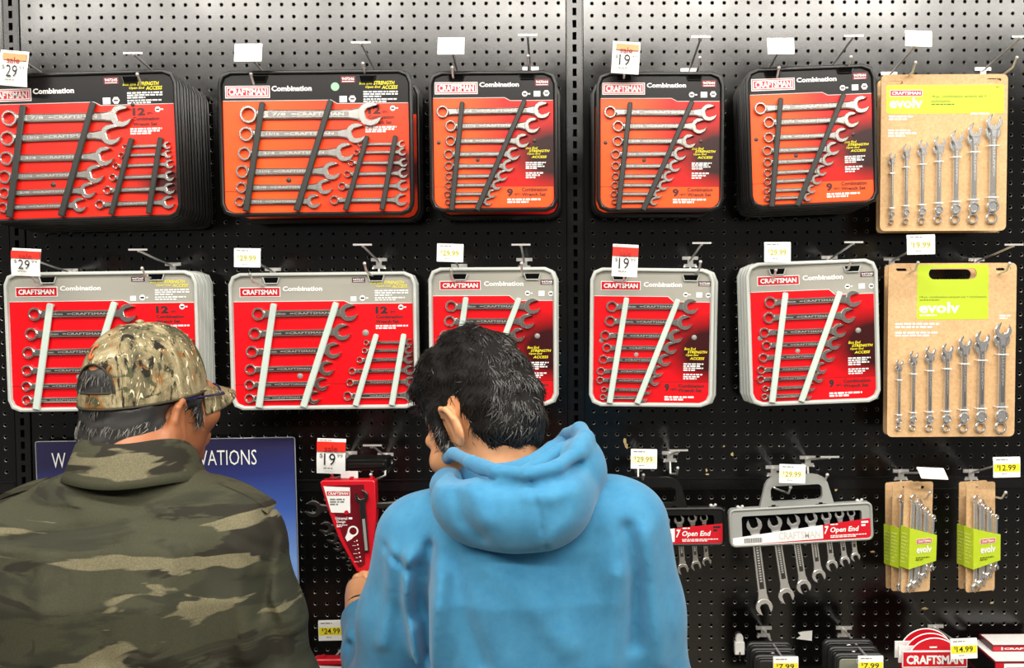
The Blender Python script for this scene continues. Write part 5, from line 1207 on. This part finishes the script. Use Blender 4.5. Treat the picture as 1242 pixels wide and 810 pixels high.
# drawn-down hood lying on the shoulders
f = Field(np.arange(neck[0] - .20, neck[0] + .23, .0038), np.arange(-1.0, -.48, .0038), np.arange(1.15, 1.46, .0038))
f.chain([Q(545, 590, .66), Q(574, 608, .755), Q(624, 620, .795), Q(672, 608, .785), Q(694, 576, .715), Q(697, 556, .65)], [.030, .040, .044, .044, .036, .028], .05)
f.ell(Q(618, 602, .765), (.100, .055, .046), rot(4, 0), .04); f.cone(Q(578, 622, .765), Q(658, 624, .785), .028, .030, .05); f.cone(Q(700, 570, .73), Q(704, 545, .71), .024, .018, .03)
p0, p1, p2 = Q(545, 553, .62), Q(625, 576, .825), Q(709, 536, .73); pn = np.cross(p1 - p0, p2 - p0); pn /= np.linalg.norm(pn); pn *= np.sign(pn[2])
f.cut(lambda X, Y, Z: (X - p0[0]) * pn[0] + (Y - p0[1]) * pn[1] + (Z - p0[2]) * pn[2])
f.ell(Q(622, 560, .70), (.088, .108, .058), rot(4, -12), .008, '-')
rim = [Q(541, 556, .61), Q(550, 551, .675), Q(572, 561, .755), Q(602, 572, .81), Q(640, 575, .83), Q(675, 567, .815), Q(700, 549, .775), Q(711, 531, .73), Q(703, 521, .68), Q(688, 527, .63), Q(668, 545, .60)]
f.chain(rim, [.0095, .0105, .011, .011, .011, .011, .0115, .012, .012, .011, .010], .005)
f.chain([Q(702, 551, .75), Q(706, 562, .73), Q(704, 585, .71)], [.014, .02, .026], .03)
f.fold([Q(552, 566, .70), Q(575, 577, .76), Q(602, 588, .81), Q(642, 591, .83), Q(678, 583, .82), Q(702, 566, .79)], -.004, .007)
f.fold([Q(642, 583, .84), Q(655, 630, .87), Q(662, 668, .84)], -.0022, .0035)
f.fold([Q(640, 596, .83), Q(670, 600, .83), Q(692, 588, .80)], .004, .012); f.fold([Q(560, 590, .74), Q(566, 620, .77), Q(585, 645, .79)], -.005, .012); f.fold([Q(576, 585, .79), Q(590, 625, .82)], .004, .014); f.fold([Q(700, 590, .78), Q(690, 625, .80), Q(665, 655, .83)], .004, .014)
f.ripple(.001, 60, 8)
hood = f.obj('hood', M_HOOD, man, 1)
# inner collar round the neck
f = Field(np.arange(neck[0] - .14, neck[0] + .16, .004), np.arange(-.86, -.46, .004), np.arange(1.2, 1.42, .004))
f.chain([Q(556, 560, .60), Q(575, 571, .655), Q(607, 574, .69), Q(640, 566, .69), Q(672, 548, .66), Q(690, 536, .61)], [.012, .013, .013, .014, .016, .016], .008); f.chain([Q(556, 590, .60), Q(600, 596, .70), Q(650, 590, .69), Q(688, 556, .62)], [.018, .02, .022, .022], .03)
f.chain([Q(700, 540, .66), Q(683, 548, .70), Q(655, 565, .72), Q(630, 578, .74)], [.014, .014, .014, .012], .008)
f.obj('hood_lining', M_HOOD, man, 1)
legs(man, hipB, feetB, M_DENIM)

# ================================================================ older shopper in camouflage jacket and cap
hipC = (P(165, 900, .68).x, -.70, .86); feetC = [(hipC[0] - .11, -.71), (hipC[0] + .11, -.68)]
old = thing('person', 'person in a camouflage jacket and leaf-print cap with glasses, seen from behind at left', 'person', (hipC[0], -.68, 0))
hc = Head(Q(172, 464, .60), -27, 3, 0); neck = Q(168, 575, .66)
sL, sR = Q(10, 662, .69), Q(288, 652, .68); eL, eR = Q(-46, 860, .70), Q(340, 850, .70); wL, wR = Q(30, 905, .42), Q(290, 900, .42)
f = Field(axis(hipC[0] - .42, hipC[0] + .42, .003, .012, [(hc.o[0] - .13, hc.o[0] + .13)]), axis(-1.0, -.22, .003, .012, [(hc.o[1] - .13, hc.o[1] + .14)]), axis(.0, 1.62, .003, .012, [(hc.o[2] - .13, hc.o[2] + .15)]))
hc.build(f, neck, .06, -.014)
f.stack([(hipC[0], hipC[1], .84, .13, .095, 0), (hipC[0], hipC[1], 1.0, .12, .09, 0), (neck[0], neck[1], 1.2, .14, .09, 0), (neck[0], neck[1], 1.27, .10, .07, 0)], .05)
f.cone(sL + np.array([.04, 0, -.01]), sR + np.array([-.04, 0, -.01]), .05, .05, .05)
for s_, e_, w_, q in ((sL, eL, wL, 1), (sR, eR, wR, -1)):
    f.chain([s_, e_, w_], [.042, .036, .026], .02); hand(f, w_, (q * .3, .9, .1), (q * .8, 0, -.5), (0, .1, 1), .9)
lower_body(f, hipC, feetC)
for (fx, fy) in feetC: f.cone((fx, fy - .02, .04), (fx, fy + .13, .03), .03, .026, .02)
f.obj('body', M_SKIN2, old)
# grey hair below the cap
g = Field(np.arange(hc.o[0] - .13, hc.o[0] + .13, .004), np.arange(hc.o[1] - .14, hc.o[1] + .14, .004), np.arange(hc.o[2] - .15, hc.o[2] + .07, .004))
g.ell(hc(0, -.012, .030), (.080, .0990, .084), hc.M, .01); g.ell(hc(0, -.053, -.02), (.068, .045, .066), hc.M, .03); g.ell(hc(0, -.060, -.07), (.060, .042, .056), hc.M, .03)
g.cone(hc(0, -.056, -.05), hc(0, -.064, -.11), .060, .058, .03)
for q in (-1, 1): g.cone(hc(q * .072, .028, .02), hc(q * .072, .034, -.028), .011, .006, .01)
g.ripple(.0014, 200, 4)
def hair_cut2(X, Y, Z):
    x, y, z = X - hc.o[0], Y - hc.o[1], Z - hc.o[2]; M = hc.M; lx, ly, lz = (M[0, i] * x + M[1, i] * y + M[2, i] * z for i in range(3))
    ear = .026 - np.sqrt(((np.abs(lx) - .090) * .7) ** 2 + (ly + .012) ** 2 + ((lz + .024) * .75) ** 2)
    up = np.where(lz > .010, np.maximum(ly + .070, np.abs(lx) - .038), -1.0); return np.maximum(np.maximum(np.maximum(np.maximum(ly - .045, ear), lz - .10), -.125 - lz), up)
g.cut(hair_cut2); hair = g.obj('hair', M_HAIR2, old, 1); sp_ = surf(hair)
fl = lambda p: np.array([0, 0, -1.0]) + hc.M @ np.array([0, -.35, 0])
kp = lambda p: (hc.M.T @ (p - hc.o))[2] < .0 or abs((hc.M.T @ (p - hc.o))[0]) < .034
for sd, mm, n in ((1, M_HAIR2, 4200), (2, M_HAIR3, 3000)):
    st = child(strands(sp_, n, fl, .018, .0005, sd, .2, .16, kp), 'hair_strands', mm, hair, 0); st.matrix_parent_inverse.identity(); st['kind'] = 'stuff'
# cap
ZH = .018
def dome(th, v, off=0.0):
    """th: angle round the head (0 = right, 90 = front), v: 0 hem .. 1 top"""
    a = v * math.pi / 2; rr_ = math.cos(a) ** .72 if v < 1 else 0; seam = sum(math.exp(-(((math.degrees(th) - s_ + 180) % 360 - 180) / 2.2) ** 2) for s_ in (30, 90, 150, 210, 270, 330)) * .0012
    return np.array([(.0845 + off - seam) * rr_ * math.cos(th), -.008 + (.1065 + off - seam) * rr_ * math.sin(th), ZH - .010 * (1 - v) * (.5 - .5 * math.sin(th)) + (.112 + off) * math.sin(a)])
NU, NV = 168, 48; b = MB(); vs = [tuple(hc.o + hc.M @ dome(2 * math.pi * i / NU, j / NV)) for j in range(NV + 1) for i in range(NU)]; fs = []
for j in range(NV):
    for i in range(NU):
        th = math.degrees(2 * math.pi * (i + .5) / NU); dth = (th - 270 + 180) % 360 - 180; v = (j + .5) / NV
        if v > .13 and (dth / 29) ** 2 + ((v - .13) / .25) ** 2 < 1: continue                  # half-moon opening over the strap
        fs.append((j * NU + i, j * NU + (i + 1) % NU, (j + 1) * NU + (i + 1) % NU, (j + 1) * NU + i))
b.add(vs, fs); crown = child(b, 'cap', [M_CAP], old, 60); md = crown.modifiers.new('thickness', 'SOLIDIFY'); md.thickness = .002; md.offset = -1
def sub(b, name, m, par, smooth=40): return b.obj(name, m, par, smooth=smooth)
b = MB(); b.ball(tuple(hc.o + hc.M @ dome(0, 1.0, .001)), .007, 0, 12, 8, (1, 1, .6)); sub(b, 'cap_button', M_CAP, crown)
b = MB(); pts = [tuple(hc.o + hc.M @ dome(2 * math.pi * i / 72, 0.0, .0006)) for i in range(73)]; b.tube(pts, .0017, 0, 6); sub(b, 'hem', mat('dark_hem_binding', rgb(48, 42, 28), .8), crown)
b = MB(); pts = [tuple(hc.o + hc.M @ dome(R(270 + 29 * math.cos(a)), .13 + .25 * math.sin(a), .0005)) for a in [math.pi * i / 24 for i in range(25)]]; b.tube(pts + [tuple(hc.o + hc.M @ dome(R(270 + k), .13, .0005)) for k in range(-29, 30, 6)], .0016, 0, 6); sub(b, 'opening_binding', mat('dark_hem_binding', rgb(48, 42, 28), .8), crown)
# visor
b = MB(); ns, nt = 40, 12; vs = []
for k in range(nt + 1):
    for i in range(ns + 1):
        s_ = -1 + 2 * i / ns; th = R(90 - 58 * s_); q = dome(th, 0.0, -.001); t_ = k / nt; ext = .064 * math.sqrt(max(0, 1 - (abs(s_) ** 4))) * t_
        vs.append(tuple(hc.o + hc.M @ np.array([q[0] * (1 + .05 * t_), q[1] + ext, q[2] + .004 - .022 * s_ * s_ * t_ - .020 * t_])))
fs = [(k * (ns + 1) + i, k * (ns + 1) + i + 1, (k + 1) * (ns + 1) + i + 1, (k + 1) * (ns + 1) + i) for k in range(nt) for i in range(ns)]
b.add(vs, [q[::-1] for q in fs]); vz = sub(b, 'visor', M_CAP, crown); md = vz.modifiers.new('thickness', 'SOLIDIFY'); md.thickness = .0035; md.offset = 0
# orange stitched mark beside the opening
b = MB(); V = []; Fc = []; n = 22
for i in range(n + 1):
    a = R(-60 + 285 * i / n)
    for rr_ in (1.0, .52 + .2 * abs(i / n - .5)): V.append(tuple(hc.o + hc.M @ dome(R(262 + 5.5 * rr_ * math.cos(a + 1.9)), .50 + .085 * rr_ * math.sin(a + 1.9), .0014)))
for i in range(n): Fc.append((2 * i, 2 * i + 1, 2 * i + 3, 2 * i + 2))
b.add(V, Fc); o = sub(b, 'stitched_mark', mat('orange_thread', rgb(226, 96, 40), .6), crown); md = o.modifiers.new('thickness', 'SOLIDIFY'); md.thickness = .001
# glasses
gl = MB()
for q in (-1, 1):
    c0 = (q * .034, .108, .000); n = 22; pts = [tuple(hc(c0[0] + .026 * math.cos(a), c0[1] - .010 * abs(math.cos(a)) * (math.cos(a) * q > 0), c0[2] + .018 * math.sin(a))) for a in [2 * math.pi * i / n for i in range(n + 1)]]
    gl.tube(pts, .0017, 0, 6); gl.tube([tuple(hc(q * .061, .098, .006)), tuple(hc(q * .077, .085, .007)), tuple(hc(q * .085, .02, .010)), tuple(hc(q * .086, -.012, .010)), tuple(hc(q * .084, -.034, -.008))], [.0022, .0024, .0018, .0016, .0014], 0, 6)
gl.tube([tuple(hc(-.009, .114, .004)), tuple(hc(0, .119, .007)), tuple(hc(.009, .114, .004))], .0015, 0, 6)
glo = child(gl, 'glasses', M_FRAME, old)
for q in (-1, 1):
    b = MB(); n = 22; ringp = lambda y: [tuple(hc(q * .034 + .025 * math.cos(a), .108 + y - .010 * abs(math.cos(a)) * (math.cos(a) * q > 0), .017 * math.sin(a))) for a in [2 * math.pi * i / n for i in range(n)]]
    b.loft([ringp(.0006), ringp(-.0006)]); sub(b, 'lens', M_LENS, glo)
# jacket
f = Field(np.arange(hipC[0] - .42, hipC[0] + .42, .0046), np.arange(-1.02, -.34, .0046), np.arange(.78, 1.42, .0046))
cx = Q(155, 720, .7)[0]
f.stack([(hipC[0], -.70, .80, .20, .145, 0), (hipC[0], -.70, .92, .195, .14, 0), (cx, -.70, 1.06, .192, .138, 0), (cx, -.705, 1.17, .20, .132, 0), (cx, -.70, 1.245, .175, .110, 0), (neck[0], -.68, 1.30, .11, .085, 0)], .05)
f.cone(sL + np.array([.03, 0, -.016]), sR + np.array([-.03, 0, -.016]), .064, .064, .05); f.cone(neck + np.array([-.02, 0, -.012]), sL + np.array([.03, 0, .0]), .060, .062, .05); f.cone(neck + np.array([.02, 0, -.012]), sR + np.array([-.03, 0, .0]), .060, .062, .05)
for s_, e_, w_ in ((sL, eL, wL), (sR, eR, wR)): f.chain([s_, (s_ + e_) / 2, e_], [.070, .068, .064], .03); f.chain([e_, w_ + (e_ - w_) * .1], [.062, .046], .03)
for pts, a, w in (([Q(-10, 668, .82), Q(60, 656, .84), Q(150, 648, .85), Q(240, 655, .84), Q(318, 688, .80)], -.0055, .006), ([Q(-10, 673, .82), Q(60, 661, .84), Q(150, 653, .85), Q(240, 660, .84), Q(318, 695, .80)], .003, .007),
                  ([Q(326, 618, .68), Q(322, 660, .76), Q(312, 700, .80), Q(306, 760, .80)], -.007, .007), ([Q(330, 620, .68), Q(328, 660, .75), Q(319, 700, .79), Q(313, 760, .79)], .003, .006),
                  ([Q(120, 600, .80), Q(150, 640, .84), Q(160, 655, .85)], -.005, .013), ([Q(190, 690, .86), Q(180, 760, .86), Q(176, 810, .86)], .006, .018), ([Q(120, 680, .86), Q(110, 750, .86), Q(112, 810, .86)], -.006, .018), ([Q(225, 690, .86), Q(232, 760, .86), Q(240, 810, .85)], -.005, .014),
                  ([Q(270, 680, .84), Q(280, 740, .83), Q(290, 810, .82)], .007, .016), ([Q(300, 720, .81), Q(322, 770, .78), Q(330, 810, .77)], -.008, .012), ([Q(340, 690, .74), Q(350, 750, .75), Q(368, 800, .74)], -.005, .012), ([Q(330, 730, .76), Q(352, 770, .76)], .006, .010), ([Q(40, 690, .85), Q(50, 760, .85), Q(40, 810, .85)], .006, .018), ([Q(60, 600, .78), Q(90, 630, .82)], .004, .015), ([Q(230, 600, .79), Q(260, 640, .82)], -.004, .014)):
    f.fold(pts, a, w)
f.ripple(.0014, 38, 6); f.ell(neck + np.array([0, .0, .04]), (.064, .066, .06), None, .012, '-')
jk = f.obj('jacket', M_JACK, old, 1)
# turned-down collar
b = MB(); prof = [(.069, -.045), (.071, -.012), (.073, .004), (.079, .009), (.086, .002), (.094, -.018), (.104, -.042), (.110, -.052)]; na = 60; vs = []
ct = Q(166, 535, .655)
for i in range(na + 1):
    th = R(-90 - 150 + 300 * i / na); fr = (1 + math.cos(th + math.pi / 2)) / 2
    for (rr_, z) in prof: vs.append((ct[0] + rr_ * 1.00 * math.cos(th), ct[1] + rr_ * .95 * math.sin(th), ct[2] + z - .030 * (1 - fr) ** 1.2 - .004 * math.sin(3 * th)))
m = len(prof); fs = [(i * m + k, i * m + k + 1, (i + 1) * m + k + 1, (i + 1) * m + k) for i in range(na) for k in range(m - 1)]
b.add(vs, fs); co = child(b, 'collar', M_JACK, old, 60); md = co.modifiers.new('thickness', 'SOLIDIFY'); md.thickness = .0035; md.offset = 0
b = MB(); b.tube([(v[0] * 1, v[1], v[2]) for v in [vs[i * m + m - 2] for i in range(na + 1)]], .0012, 0, 5); sub(b, 'collar_stitching', M_JACK, co)
for nm, a, c_ in (('epaulette', Q(250, 583, .66), Q(330, 618, .68)), ('epaulette', Q(52, 588, .67), Q(-22, 622, .69))):
    b = MB(); n = 10; pts = []
    for i in range(n + 1):
        t_ = i / n; p = a + (c_ - a) * t_; pts.append((p[0], p[1], p[2] + .008 * math.sin(math.pi * t_) + .002))
    b.tube(pts, .0045, 0, 8); V = []
    for (x, y, z) in pts: V += [(x, y - .024, z - .003), (x, y + .024, z + .0), (x, y + .024, z + .006), (x, y - .024, z + .004)]
    b = MB(); fs = [(4 * i + k, 4 * i + (k + 1) % 4, 4 * i + 4 + (k + 1) % 4, 4 * i + 4 + k) for i in range(n) for k in range(4)] + [(0, 3, 2, 1), (4 * n, 4 * n + 1, 4 * n + 2, 4 * n + 3)]
    b.add(V, fs); child(b, nm, M_JACK, old, 60)
legs(old, hipC, feetC, M_KHAKI)
